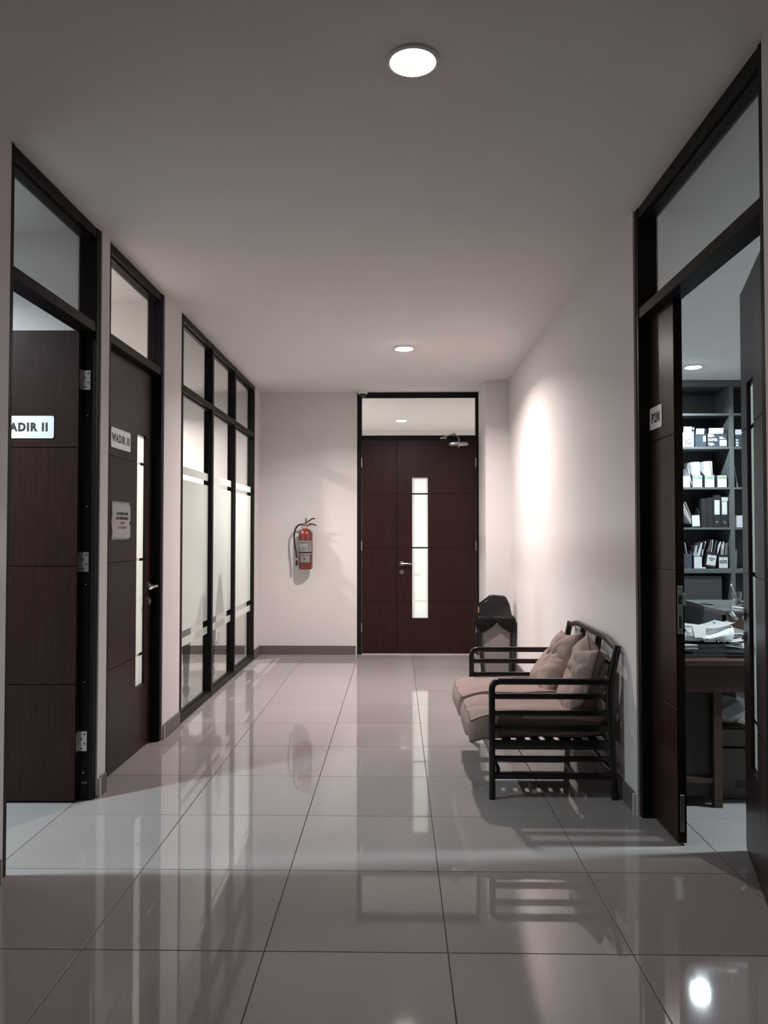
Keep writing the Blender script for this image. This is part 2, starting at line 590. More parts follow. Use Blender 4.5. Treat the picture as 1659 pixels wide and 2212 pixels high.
# door_1: the left office door, swung wide open into the room
d1 = root('door_1', (-1.558, 3.02, 0), R(90), kind='structure')
frame_parts(d1, 0.95, 0.045)
leaf1 = leaf(d1, 0.902, 0.071, R(-89.2), 0.855, -1, strip=(0.17, 0.345))
for hz in (2.155, 1.215, 0.30):
    b = B().box(0.9025, 0.9046, 0.029, 0.068, hz - 0.05, hz + 0.05)
    pl = ob('hinge_plate', b, M['steel'], d1, world=False)
    b = B()
    for dy, dz in ((0.040, 0.036), (0.056, 0.012), (0.040, -0.012), (0.056, -0.036)):
        b.cyl((0.9035, dy, hz + dz), (0.9018, dy, hz + dz), 0.0045, n=12)
    ob('screw', b, M['black'], pl, world=False)
for z, y in ((1.97, 0.042), (1.50, 0.042), (1.10, 0.042), (0.60, 0.044), (0.14, 0.046), (0.09, 0.046), (0.09, 0.032)):
    ob('screw', B().cyl((0.9055, y, z), (0.9035, y, z), 0.0035, n=10), M['steel'], d1, world=False)

# door_2: the closed left office door
d2 = root('door_2', (-1.558, 4.08, 0), R(90), kind='structure')
frame_parts(d2, 0.98, 0.045, jr=0.035)
leaf2 = leaf(d2, 0.045, FD, 0, 0.898, 1, strip=(0.125, 0.29))

# door_3: the double door at the end
d3 = root('door_3', (-0.452, YB + 0.012, 0), 0, kind='structure')
frame_parts(d3, 1.382, 0.052, jr=0.045)
leaf3n = leaf(d3, 0.053, 0.042, 0, 0.3935, 1, handle=False, hinges_front=True)
leaf3 = leaf(d3, 1.336, 0.042, 0, 0.888, -1, strip=(0.172, 0.350), hinges_front=True)
ob('gap_light_block', B().box(0.385, 0.465, 0.043, 0.052, 0.012, ZL), M['frame'], d3, world=False)  # added behind the leaf gap to block light coming through
for z in (1.195, 1.802):
    ob('film_gap_dark', B().box(-0.716, -0.538, -0.030, -0.0262, z - 0.009, z + 0.007), M['frame'], leaf3, world=False)  # added dark strips standing in for clear film gaps that look dark
# door closer on the wide leaf
b = B().box(-0.285, -0.10, -0.085, -0.042, 2.335, 2.382, bev=0.008).cyl((-0.30, -0.064, 2.358), (-0.085, -0.064, 2.358), 0.018)
cl = ob('door_closer', b, M['steel'], leaf3, world=False, smooth=True)
cl.location = (0, 0, 0)
b = B().cyl((-0.19, -0.064, 2.375), (-0.19, -0.064, 2.43), 0.009).cyl((-0.19, -0.064, 2.32), (-0.19, -0.064, 2.34), 0.013)
b.tube([(-0.19, -0.064, 2.425), (-0.245, -0.13, 2.462), (-0.25, -0.135, 2.464)], 0.008)
b.tube([(-0.25, -0.135, 2.464), (-0.375, -0.03, 2.440)], 0.007)
b.cyl((-0.25, -0.135, 2.44), (-0.25, -0.135, 2.475), 0.009)
b.box(-0.40, -0.325, -0.052, -0.0405, 2.418, 2.440, bev=0.003)
ob('closer_arm', b, M['dsteel'], leaf3, world=False, smooth=True)
# coat of dark threshold under the leaves
ob('threshold', B().box(0.052, 1.337, 0.0, 0.09, 0.0, 0.009, bev=0.002, seg=1), M['cement'], d3, world=False)

# door_4: double door of the file room, narrow leaf shut, wide leaf ajar into the room
d4 = root('door_4', (1.172, 3.77, 0), R(-90), kind='structure')
frame_parts(d4, 1.34, 0.045)
leaf4n = leaf(d4, 0.047, FD - 0.005, 0, 0.320, 1, handle=False)
leaf4 = leaf(d4, 1.293, FD + 0.002, R(-17.0), 0.912, -1, strip=(0.17, 0.35))
# lock face on the edge of the narrow leaf
b = B().box(0.3185, 0.3215, -0.034, -0.010, 0.92, 1.13, bev=0.001, seg=1)
lp = ob('lock_plate', b, M['dsteel'], leaf4n, world=False)
b = B().box(0.3210, 0.3222, -0.030, -0.014, 1.052, 1.090).box(0.3210, 0.3222, -0.028, -0.016, 0.945, 0.998)
for z in (1.122, 1.028, 0.93):
    b.cyl((0.3205, -0.022, z), (0.3222, -0.022, z), 0.003, n=10)
ob('keyhole_slots', b, M['black'], leaf4n, world=False)
ob('latch_lip', B().box(0.3185, 0.3225, -0.010, 0.002, 1.045, 1.10, bev=0.001, seg=1), M['dsteel'], leaf4n, world=False)
ob('flush_bolt', B().box(0.3185, 0.3212, -0.030, -0.012, 0.06, 0.22, bev=0.001, seg=1), M['dsteel'], leaf4n, world=False)

# window_1: three bays of framed glass with frosted film
w1 = root('window_1', (-1.545, 5.46, 0), R(90), kind='structure')
WW = 2.82
edges = [(0, 0.04), (0.915, 0.965), (1.805, 1.855), (WW - 0.045, WW)]
for a, c in edges:
    ob('mullion', B().box(a, c, 0.0, 0.072, 0, CEIL, bev=0.002, seg=1), M['frame'], w1, world=False)
bays = [(edges[k][1], edges[k + 1][0]) for k in range(3)]
for a, c in bays:
    for z0, z1 in ((0, 0.05), (RAIL0 - 0.015, RAIL1 - 0.015), (CEIL - 0.05, CEIL)):
        ob('rail', B().box(a, c, 0.003, 0.070, z0, z1, bev=0.002, seg=1), M['frame'], w1, world=False)
    for z0, z1 in ((0.05, RAIL0 - 0.015), (RAIL1 - 0.015, CEIL - 0.05)):
        b = B().box(a, c, 0.030, 0.046, z1 - 0.012, z1).box(a, c, 0.030, 0.046, z0, z0 + 0.008)
        ob('glazing_bead', b, M['frame'], w1, world=False)
        ob('pane', B().box(a, c, 0.036, 0.042, z0, z1), M['glass'], w1, world=False)
    for z0, z1 in ((0.640, 1.757), (0.527, 0.588), (1.795, 1.855)):
        ob('frosted_film', B().box(a + 0.001, c - 0.001, 0.0346, 0.0354, z0, z1), M['film'], w1, world=False)

# ------------------------------------------------------------------ ceiling lamps
lens_cache = {}
lampn = 0
for (x, y, watt, colr, label) in LAMPS:
    rt = root('ceiling_downlight', (x, y, CEIL), 0, label, 'ceiling light', 'round downlights set in the ceilings')
    ring = B().lathe([(0.071, 0.0), (0.071, -0.006), (0.078, -0.010), (0.088, -0.006), (0.090, 0.0)], n=48)
    ob('trim_ring', ring, M['white'], rt, world=False, smooth=True)
    key = (colr, watt)
    lens_cache[key] = emit_mat('lamp lens', colr, 3.2 * max(watt, 12))
    lens = B().lathe([(0.070, -0.001), (0.070, -0.008), (0.060, -0.013), (0.035, -0.017), (0.008, -0.018)], n=40)
    ob('lamp_lens', lens, lens_cache[key], rt, world=False, smooth=True)
    li = bpy.data.lights.new('downlight_beam', 'AREA')
    li.shape = 'DISK'
    li.size = 0.13
    li.energy = watt
    li.color = colr
    li.spread = R(150)
    lo = bpy.data.objects.new('downlight_beam', li)
    COL.objects.link(lo)
    lo.parent = rt
    lo.location = (0, 0, -0.022)

# ------------------------------------------------------------------ signs on the doors
def sign(label, words, w, h, M4, size, sxx=1.0, bold=0.004):
    """Rounded plate whose face looks along its local -Y; M4 is its world matrix."""
    rt = bpy.data.objects.new('door_sign', None)
    COL.objects.link(rt)
    rt.matrix_world = M4
    WM[rt.name] = M4.copy()
    tag(rt, label, 'sign', 'door signs')
    b = B()
    r_ = 0.010
    poly = []
    for cx_, cz_, a0 in ((w / 2 - r_, h / 2 - r_, 0), (-w / 2 + r_, h / 2 - r_, 90), (-w / 2 + r_, -h / 2 + r_, 180), (w / 2 - r_, -h / 2 + r_, 270)):
        for k in range(6):
            a = R(a0 + 18 * k)
            poly.append((cx_ + r_ * math.cos(a), cz_ + r_ * math.sin(a)))
    b.prism(poly, -0.003, 0.0, 'y')
    ob('plate', b, M['sign'], rt, world=False)
    text('lettering', words, size, M['ink'], rt, facing(0, -0.0034, -0.002), bold=bold, sx=sxx, gap=1.22)
    return rt

def on_leaf(lf, x, z, off=0.0005):
    return WM[lf.name] @ Matrix.Translation((x, -LEAF_T - off, z))

sign('white sign reading WADIR II on the wide open left door', 'WADIR II', 0.315, 0.115, on_leaf(leaf1, -0.125 - 0.158, 1.905), 0.058, 0.90, 0.0028)
sign('white sign reading WADIR III on the closed left door', 'WADIR III', 0.315, 0.115, on_leaf(leaf2, 0.160 + 0.158, 1.908), 0.062, 0.88, 0.0028)
sign('small square white sign reading P2M on the narrow right door leaf', 'P2M', 0.165, 0.105, on_leaf(leaf4n, 0.088, 1.910), 0.062, 0.90, 0.0030)

# paper notice taped to door III
mt = on_leaf(leaf2, 0.175 + 0.158, 1.435, 0.001)
nr = bpy.data.objects.new('paper_notice', None)
COL.objects.link(nr)
nr.matrix_world = mt
WM[nr.name] = mt.copy()
tag(nr, 'white paper notice with black and red lines on the closed left door', 'notice')
def nf(u, v):
    return Vector(((u - 0.5) * 0.312 + 0.003 * math.sin(v * 9) * (1 - u), -0.0025 - 0.003 * (1 - u) ** 3 * math.sin(v * 7) ** 2, (v - 0.5) * 0.222))
ob('sheet', B().sheet(nf, 12, 12, 0.0004), M['pagew'], nr, world=False, smooth='all')
for s_, z, sz, mm, bd in (('MAHASISWA YANG', 0.040, 0.0215, 'ink', 0.0012), ('ADA DI RUANG WADIR III', 0.014, 0.0215, 'ink', 0.0012), ('WAJIB', -0.014, 0.019, 'redink', 0.0006), ('LEPAS SEPATU', -0.040, 0.0195, 'redink', 0.0006)):
    w_ = {'MAHASISWA YANG': 1.0, 'ADA DI RUANG WADIR III': 0.78, 'WAJIB': 1.2, 'LEPAS SEPATU': 1.1}[s_]
    text('lettering', s_, sz, M[mm], nr, facing(0.012, -0.0035, z), bold=bd, sx=w_ * 0.92, gap=1.12)

# ------------------------------------------------------------------ dome camera on the ceiling
rt = root('dome_camera', (-0.385, 8.52, CEIL), 0, 'small white dome camera on the ceiling above the double door corner', 'camera')
ob('base', B().lathe([(0.052, 0.0), (0.055, -0.006), (0.055, -0.030), (0.050, -0.038), (0.040, -0.040)], n=40), M['white'], rt, world=False, smooth=True)
ob('dome', B().lathe([(0.041, -0.038), (0.040, -0.050), (0.034, -0.063), (0.022, -0.073), (0.006, -0.077)], n=32), M['plastic'], rt, world=False, smooth='all')

# ------------------------------------------------------------------ fire extinguisher
EX, EY = -1.018, 8.515
rt = root('fire_extinguisher', (EX, EY, 0.957), 0, 'red fire extinguisher with black hose hung on the back wall', 'fire extinguisher')
prof = [(0.060, 0.0), (0.074, 0.004), (0.078, 0.014), (0.078, 0.385), (0.075, 0.405), (0.066, 0.425), (0.050, 0.440), (0.032, 0.449), (0.022, 0.455)]
ob('cylinder', B().lathe(prof, n=48), M['red'], rt, world=False, smooth=True)
ob('neck', B().lathe([(0.022, 0.448), (0.020, 0.470), (0.024, 0.472), (0.024, 0.482), (0.015, 0.484)], n=24), M['peach'], rt, world=False, smooth=True)
b = B().box(-0.024, 0.030, -0.014, 0.014, 0.480, 0.512, bev=0.003).cyl((0, -0.012, 0.492), (0, -0.024, 0.492), 0.013)
ob('valve', b, M['dsteel'], rt, world=False, smooth=True)
b = B().tube(flow([(-0.018, 0, 0.505), (0.02, 0, 0.528), (0.065, 0, 0.556), (0.088, 0, 0.564), (0.105, 0, 0.564)]), 0.0075)
ob('squeeze_lever', b, M['rubber'], rt, world=False, smooth=True)
b = B().tube(flow([(0.01, 0, 0.503), (0.05, 0, 0.505), (0.085, 0, 0.500), (0.105, 0, 0.490), (0.116, 0, 0.482)]), 0.0072)
ob('carry_handle', b, M['rubber'], rt, world=False, smooth=True)
b = B().cyl((0.006, 0, 0.53), (0.003, 0, 0.572), 0.0045).tube([(0.003 + 0.010 * math.cos(a), 0, 0.548 + 0.010 * math.sin(a)) for a in [k * math.pi / 6 for k in range(12)]], 0.0018, n=6, closed=True)
ob('pull_pin', b, M['rubber'], rt, world=False, smooth=True)
pts = [(-0.022, 0, 0.496), (-0.05, -0.004, 0.498), (-0.085, -0.01, 0.485), (-0.112, -0.014, 0.445), (-0.124, -0.018, 0.39), (-0.124, -0.02, 0.33), (-0.115, -0.025, 0.26), (-0.102, -0.03, 0.19), (-0.095, -0.03, 0.10)]
ob('hose', B().tube(flow(pts), 0.0095, n=12), M['rubber'], rt, world=False, smooth=True)
ob('nozzle', B().cyl((-0.095, -0.03, 0.105), (-0.094, -0.03, 0.045), 0.010, 0.014), M['rubber'], rt, world=False, smooth=True)
ob('hose_collar', B().cyl((-0.0952, -0.03, 0.125), (-0.095, -0.03, 0.103), 0.0115), M['steel'], rt, world=False, smooth=True)
def band(z0, z1, a0, a1, r_, n=24):
    def fn(u, v):
        a = R(a0 + (a1 - a0) * u)
        return Vector((r_ * math.sin(a), -r_ * math.cos(a), z0 + (z1 - z0) * v))
    return B().sheet(fn, n, 2, 0.0006)
lab = ob('instruction_label', band(0.196, 0.318, -62, 62, 0.0788), M['paper'], rt, world=False, smooth=True)
lab2 = ob('inspection_label', band(0.082, 0.166, -42, 42, 0.0788), M['paper'], rt, world=False, smooth=True)
ob('hose_band', band(0.183, 0.193, -180, 180, 0.0800, 48), M['rubber'], rt, world=False, smooth=True)
ob('white_stripe', band(0.170, 0.180, -62, 62, 0.0790), M['paper'], rt, world=False, smooth=True)
def curved_text(nm, s_, size, x, z, mm='ink', bold=0.0, sxx=1.0, align='LEFT', parent=None):
    o = text(nm, s_, size, M[mm], rt if parent is None else parent, facing(0, 0, z), bold=bold, sx=sxx, align=align)
    for v in o.data.vertices:
        a = (v.co.x + x) / 0.0797
        d = v.co.y
        v.co = Vector(((0.0797 - d * 0.2) * math.sin(a), -(0.0797 - d * 0.2) * math.cos(a), v.co.z))
    return o
curved_text('lettering', 'Protect Fire', 0.030, -0.080, 0.297, bold=0.0008, sxx=0.98)
curved_text('lettering', 'DRY CHEMICAL POWDER', 0.010, -0.074, 0.276, sxx=0.5)
curved_text('lettering', '3.0 KG', 0.012, 0.034, 0.276, bold=0.0004)
for k, (s_, z) in enumerate((('1. CABUT', 0.246), ('2. ARAHKAN', 0.229), ('3. TEKAN', 0.212))):
    curved_text('lettering', s_, 0.0115, -0.045, z, bold=0.0004)
b = B()
for k in range(7):
    zz = 0.262 - k * 0.009
    b.sheet(lambda u, v, zz=zz: Vector((0.0798 * math.sin((0.032 + 0.032 * u) / 0.0797), -0.0798 * math.cos((0.032 + 0.032 * u) / 0.0797), zz + 0.0022 * v)), 4, 1)
b.sheet(lambda u, v: Vector((0.0798 * math.sin((-0.072 + 0.009 * u) / 0.0797), -0.0798 * math.cos((-0.072 + 0.009 * u) / 0.0797), 0.200 + 0.03 * v)), 2, 1)
b.sheet(lambda u, v: Vector((0.0798 * math.sin((-0.072 + 0.009 * u) / 0.0797), -0.0798 * math.cos((-0.072 + 0.009 * u) / 0.0797), 0.236 + 0.014 * v)), 2, 1)
tagstuff(ob('printed_lines', b, M['ink'], rt, world=False))
curved_text('lettering', 'PEMERIKSAAN', 0.0115, -0.040, 0.155, bold=0.0003, sxx=0.75)
curved_text('lettering', 'APAR', 0.013, 0.018, 0.155, bold=0.0006)
b = B()
for k in range(8):
    zz = 0.146 - k * 0.0075
    b.sheet(lambda u, v, zz=zz: Vector((0.0798 * math.sin((-0.05 + 0.1 * u) / 0.0797), -0.0798 * math.cos((-0.05 + 0.1 * u) / 0.0797), zz + 0.0009 * v)), 8, 1)
b.sheet(lambda u, v: Vector((0.0798 * math.sin((-0.010 + 0.016 * u * (1 - abs(v - .5))) / 0.0797), -0.0798 * math.cos((-0.010 + 0.016 * u * (1 - abs(v - .5))) / 0.0797), 0.108 + 0.020 * v)), 3, 4)
tagstuff(ob('printed_lines', b, M['ink'], rt, world=False))
b = B().box(-0.018, 0.018, 0.074, YB - EY, 0.33, 0.43).cyl((-0.10, 0.085, 0.42), (0.05, 0.085, 0.42), 0.006)
ob('wall_bracket', b, M['dsteel'], rt, world=False)

# ------------------------------------------------------------------ bench
YN, YF = 3.985, 5.065          # near and far side frames
XFRT, XBK = 0.487, 1.115
rt = root('wooden_bench', (0.8, 4.52, 0), 0, 'black lacquered wooden bench with slatted sides against the right wall', 'bench')
def rbar(p, q, w, h, bev=0.007):
    """Rectangular bar from p to q, w across, h high."""
    p, q = Vector(p), Vector(q)
    d = q - p
    L = d.length
    x = d.normalized()
    up = Vector((0, 0, 1)) if abs(x.z) < 0.9 else Vector((0, 1, 0))
    y = up.cross(x).normalized()
    z = x.cross(y)
    mt_ = Matrix((x, y, z)).transposed().to_4x4()
    mt_.translation = (p + q) / 2
    return dict(x0=-L / 2, x1=L / 2, y0=-w / 2, y1=w / 2, z0=-h / 2, z1=h / 2, bev=bev, mat=mt_)
def bendpath(pts, r_, n=6):
    """Polyline with its inner corners rounded."""
    out = [Vector(pts[0])]
    for i in range(1, len(pts) - 1):
        p, a, c = Vector(pts[i]), Vector(pts[i - 1]), Vector(pts[i + 1])
        u, v = (a - p).normalized(), (c - p).normalized()
        s0, s1 = p + u * r_, p + v * r_
        for k in range(n + 1):
            t_ = k / n
            out.append(s0 * (1 - t_) ** 2 + p * 2 * t_ * (1 - t_) + s1 * t_ ** 2)
    out.append(Vector(pts[-1]))
    return out
def sqtube(b, pts, w, h, side=Vector((0, 1, 0)), bev=0.3):
    """Sweep a rounded rectangle (w along side, h across) along pts."""
    prof = []
    rr = min(w, h) * bev
    for cx_, cy_, a0 in ((w / 2 - rr, h / 2 - rr, 0), (-w / 2 + rr, h / 2 - rr, 90), (-w / 2 + rr, -h / 2 + rr, 180), (w / 2 - rr, -h / 2 + rr, 270)):
        for k in range(4):
            a = R(a0 + 30 * k)
            prof.append((cx_ + rr * math.cos(a), cy_ + rr * math.sin(a)))
    rings = []
    k_ = len(pts)
    for i in range(k_):
        d = (pts[min(i + 1, k_ - 1)] - pts[max(i - 1, 0)]).normalized()
        y = (side - d * side.dot(d)).normalized()
        z = d.cross(y)
        rings.append([b.bm.verts.new(pts[i] + y * a + z * c) for a, c in prof])
    n = len(prof)
    for i in range(k_ - 1):
        for j in range(n):
            b.bm.faces.new((rings[i][j], rings[i][(j + 1) % n], rings[i + 1][(j + 1) % n], rings[i + 1][j]))
    b.bm.faces.new(list(reversed(rings[0])))
    b.bm.faces.new(rings[-1])
for ys in (YN, YF):
    # front leg and arm: one bent member
    b = B()
    sqtube(b, bendpath([(XFRT, ys, 0.0), (XFRT, ys, 0.600), (1.085, ys, 0.600)], 0.045), 0.034, 0.032)
    ob('armrest_leg', b, M['lacq'], rt, smooth=True)
    b = B()
    sqtube(b, bendpath([(XBK, ys, 0.0), (1.098, ys, 0.33), (1.088, ys, 0.56), (1.134, ys, 0.785)], 0.06), 0.034, 0.036)
    ob('leg', b, M['lacq'], rt, smooth=True)
    for z, h in ((0.524, 0.030), (0.438, 0.030), (0.360, 0.034), (0.205, 0.028), (0.118, 0.032)):
        b = B()
        b.box(**rbar((XFRT + 0.01, ys, z), (1.10, ys, z), 0.020, h, bev=0.005))
        ob('side_slat', b, M['lacq'], rt, smooth=True)
    b = B().box(**rbar((XFRT + 0.01, ys, 0.276), (1.10, ys, 0.276), 0.028, 0.045, bev=0.005))
    ob('seat_rail', b, M['lacq'], rt, smooth=True)
for x in (XFRT, 1.10):
    b = B().box(**rbar((x, YN + 0.016, 0.268), (x, YF - 0.016, 0.268), 0.028, 0.05, bev=0.005))
    ob('seat_rail', b, M['lacq'], rt, smooth=True)
b = B().box(**rbar((0.52, YN + 0.016, 0.14), (0.52, YF - 0.016, 0.14), 0.022, 0.028, bev=0.005))
ob('stretcher', b, M['lacq'], rt, smooth=True)
b = B().box(**rbar((1.10, YN + 0.016, 0.14), (1.10, YF - 0.016, 0.14), 0.022, 0.028, bev=0.005))
ob('stretcher', b, M['lacq'], rt, smooth=True)
for k in range(7):
    x = 0.57 + k * 0.075
    b = B().box(**rbar((x, YN + 0.014, 0.285), (x, YF - 0.014, 0.285), 0.045, 0.016, bev=0.003))
    ob('seat_slat', b, M['lacq'], rt, smooth=True)
# curved back rails
def backx(z):
    return 1.088 + (z - 0.56) * (1.134 - 1.088) / 0.225
for z, h, arch in ((0.775, 0.034, 0.030), (0.690, 0.026, 0.016), (0.50, 0.026, 0.0), (0.38, 0.026, 0.0)):
    b = B()
    pts = []
    for k in range(17):
        u = k / 16
        e_ = min(1.0, 4.5 * min(u, 1 - u))
        pts.append(Vector((backx(z) if z > 0.56 else 1.092, YN + 0.004 + (YF - YN - 0.008) * u, z - 0.006 + arch * (e_ * e_ * (3 - 2 * e_)))))
    sqtube(b, pts, 0.026, h, side=Vector((1, 0, 0)))
    ob('back_rail', b, M['lacq'], rt, smooth=True)
for y in (4.345, 4.705):
    b = B()
    b.box(**rbar((1.094, y, 0.51), (1.132, y, 0.785), 0.034, 0.020, bev=0.005))
    ob('back_upright', b, M['lacq'], rt, smooth=True)

# cushions
def seat_cushion(label, cx_, cy_, cz_, lx, ly, lz, seed, droop):
    rt_ = root('seat_cushion', (cx_, cy_, cz_), 0, label, 'cushion', 'seat cushions on the bench')
    b = B()
    n = 22
    g_ = bmesh.ops.create_cube(b.bm, size=2.0)
    bmesh.ops.subdivide_edges(b.bm, edges=list(b.bm.edges), cuts=n, use_grid_fill=True)
    def shape(p):
        x, y, z = p
        ex, ey, ez = abs(x), abs(y), abs(z)
        # rounded box: pull edges in
        k = 0.30
        q = Vector((x, y, z))
        puff = 1.0 - 0.16 * (ex ** 5 + ey ** 5) * 0.5 * ez
        bulge = 1.0 + 0.05 * (1 - z * z)
        zx = z * puff
        X = x * (lx / 2) * bulge * (1 - 0.035 * ey ** 4)
        Y = y * (ly / 2) * (1 + 0.03 * (1 - z * z)) * (1 - 0.035 * ex ** 4)
        Z = zx * (lz / 2)
        # front overhang droops
        if x < -0.55:
            t_ = (-0.55 - x) / 0.45
            Z -= droop * t_ * t_
        w = 0.008 * noise.noise(Vector((X * 5 + seed, Y * 16, Z * 6))) + 0.005 * (0.5 - abs(noise.noise(Vector((X * 9, Y * 24 + seed, Z * 14))))) * (1 if x < 0.2 else 0.6)
        return Vector((X + w, Y + w * 0.5, Z + w * 1.6))
    for v in b.bm.verts:
        v.co = shape(v.co)
    bmesh.ops.smooth_vert(b.bm, verts=b.bm.verts, factor=0.5, use_axis_x=True, use_axis_y=True, use_axis_z=True)
    bmesh.ops.smooth_vert(b.bm, verts=b.bm.verts, factor=0.5, use_axis_x=True, use_axis_y=True, use_axis_z=True)
    ob('cover', b, M['fabric'], rt_, world=False, smooth='all')
    for zz in (0.93, -0.93):
        pts = []
        m_ = 24
        for (x0, y0, x1, y1) in ((-1, -1, 1, -1), (1, -1, 1, 1), (1, 1, -1, 1), (-1, 1, -1, -1)):
            for k in range(m_):
                t_ = k / m_
                pts.append(shape((x0 + (x1 - x0) * t_, y0 + (y1 - y0) * t_, zz)) * 0.992)
        ob('piping', B().tube(pts, 0.0032, n=6, closed=True), M['piping'], rt_, world=False, smooth='all')
    return rt_
seat_cushion('tan canvas seat cushion on the near half of the black bench', 0.725, 4.268, 0.364, 0.70, 0.500, 0.135, 1.0, 0.030)
seat_cushion('tan canvas seat cushion on the far half of the black bench', 0.715, 4.782, 0.367, 0.70, 0.500, 0.140, 5.0, 0.024)

def pillow(label, loc, w, h, t_, rot, mat, seed, fold=0.0, corner=0.10):
    rt_ = bpy.data.objects.new('back_cushion', None)
    COL.objects.link(rt_)
    m_ = Matrix.Translation(loc) @ Matrix.Rotation(rot[2], 4, 'Z') @ Matrix.Rotation(rot[1], 4, 'Y') @ Matrix.Rotation(rot[0], 4, 'X')
    rt_.matrix_world = m_
    WM[rt_.name] = m_
    tag(rt_, label, 'cushion', 'loose back cushions on the bench')
    # local: x = thickness direction, y = width, z = height
    n = 30
    def P(u, v, s_):
        pu, pv = abs(u), abs(v)
        th = (max(0.0, 1 - pu ** 2.6) * max(0.0, 1 - pv ** 2.6)) ** 0.55
        y = u * w / 2 * (1 - corner * (1 - pv ** 2) * pu ** 3)
        z = v * h / 2 * (1 - corner * (1 - pu ** 2) * pv ** 3)
        if v > 0:
            z -= fold * (1 - pu) ** 1.5 * v ** 2
        x = s_ * t_ / 2 * th
        nz = noise.noise(Vector((y * 8 + seed, z * 8, s_ * 3))) * 0.012 + (0.4 - abs(noise.noise(Vector((y * 12 + z * 9 + seed, z * 7 - y * 4, s_ * 5))))) * 0.022
        return Vector((x + nz * min(1, th * 1.5), y, z))
    b = B()
    for s_ in (-1, 1):
        vs = [[b.bm.verts.new(P(-1 + 2 * i / n, -1 + 2 * j / n, s_)) for j in range(n + 1)] for i in range(n + 1)]
        for i in range(n):
            for j in range(n):
                f_ = (vs[i][j], vs[i + 1][j], vs[i + 1][j + 1], vs[i][j + 1])
                b.bm.faces.new(f_ if s_ > 0 else tuple(reversed(f_)))
    bmesh.ops.remove_doubles(b.bm, verts=b.bm.verts, dist=0.0004)
    ob('cover', b, mat, rt_, world=False, smooth='all')
    pts = []
    m2 = 20
    for (u0, v0, u1, v1) in ((-1, -1, 1, -1), (1, -1, 1, 1), (1, 1, -1, 1), (-1, 1, -1, -1)):
        for k in range(m2):
            q = k / m2
            pts.append(P(u0 + (u1 - u0) * q, v0 + (v1 - v0) * q, 0))
    ob('piping', B().tube(pts, 0.003, n=6, closed=True), M['piping'], rt_, world=False, smooth='all')
    return rt_
pillow('plump tan back cushion at the far end of the bench, under a smaller one', (0.965, 4.78, 0.522), 0.46, 0.34, 0.18, (0, R(38), R(4)), M['fabric'], 2.0)
pillow('plump tan back cushion nearest the camera on the bench seat', (1.005, 4.27, 0.512), 0.46, 0.33, 0.19, (0, R(28), R(-3)), M['fabric'], 8.0)
pillow('small folded cushion on top at the far end of the bench back', (1.030, 4.74, 0.655), 0.36, 0.22, 0.15, (R(-6), R(22), R(6)), M['fabric2'], 13.0, fold=0.04, corner=0.06)
pillow('small sagging cushion on top at the near end of the bench back', (1.035, 4.22, 0.655), 0.40, 0.24, 0.17, (R(5), R(14), R(-4)), M['fabric2'], 21.0, fold=0.06, corner=0.06)

# ------------------------------------------------------------------ waste bin in the corner
rt = root('waste_bin', (0.965, 7.62, 0), 0, 'grey waste bin with black lid and black bag in the corner beyond the bench', 'waste bin')
b = B()
prof = [(-0.125, 0.0), (0.125, 0.0), (0.150, 0.515), (-0.150, 0.515)]
b.prism(prof, -0.11, 0.12, 'y')
for v in b.bm.verts:
    pass
bmesh.ops.bevel(b.bm, geom=list(b.bm.edges), offset=0.008, segments=2, affect='EDGES')
ob('bin_body', b, M['greybody'], rt, world=False, smooth=True)
b = B()
for sx_ in (-1, 1):
    sqtube(b, bendpath([Vector((sx_ * 0.135, -0.125, 0.0)), Vector((sx_ * 0.165, -0.125, 0.50)), Vector((sx_ * 0.150, -0.125, 0.548)), Vector((0.0, -0.125, 0.552))], 0.03), 0.012, 0.036)
ob('stand', b, M['plastic'], rt, world=False, smooth=True)
b = B().box(-0.172, 0.176, -0.142, 0.140, 0.500, 0.556, bev=0.018, seg=3)
ob('rim', b, M['plastic'], rt, world=False, smooth=True)
# bag folded over the rim: two swags on the front and a drape on each side
b = B()
def swag(u, v):
    x = -0.178 + 0.356 * u
    c = abs(u - 0.5) * 2
    drop = 0.035 + 0.135 * c ** 0.75 * (1 - 0.25 * max(0, c - 0.8) / 0.2)
    z = 0.535 - drop * v
    y = -0.146 - 0.010 * math.sin(v * 3) - 0.006 * noise.noise(Vector((u * 9, v * 5, 0)))
    return Vector((x, y, z))
b.sheet(swag, 40, 12, 0.002)
for sx_ in (-1, 1):
    b.sheet(lambda u, v, sx_=sx_: Vector((sx_ * (0.178 + 0.008 * math.sin(v * 3) + 0.004 * noise.noise(Vector((u * 8, v * 5, sx_)))), -0.146 + 0.28 * u, 0.535 - (0.15 - 0.05 * u) * v)), 20, 8, 0.002)
ob('bag', b, M['bag'], rt, world=False, smooth='all')
# faceted swing lid
b = B()
bot = [(-0.158, -0.130), (0.158, -0.130), (0.158, 0.130), (-0.158, 0.130)]
z0 = 0.550
lower = [(-0.165, -0.135, z0), (0.150, -0.135, z0), (0.150, 0.130, z0), (-0.165, 0.130, z0)]
mid = [(-0.162, -0.085, 0.652), (0.132, -0.112, 0.665), (0.132, 0.112, 0.665), (-0.162, 0.085, 0.652)]
top = [(-0.035, -0.055, 0.752), (0.100, -0.060, 0.742), (0.100, 0.060, 0.742), (-0.035, 0.055, 0.752)]
lv = [[b.bm.verts.new(p) for p in L] for L in (lower, mid, top)]
for i in range(2):
    for j in range(4):
        b.bm.faces.new((lv[i][j], lv[i][(j + 1) % 4], lv[i + 1][(j + 1) % 4], lv[i + 1][j]))
b.bm.faces.new(list(reversed(lv[0])))
b.bm.faces.new(lv[2])
bmesh.ops.bevel(b.bm, geom=list(b.bm.edges), offset=0.010, segments=2, affect='EDGES')
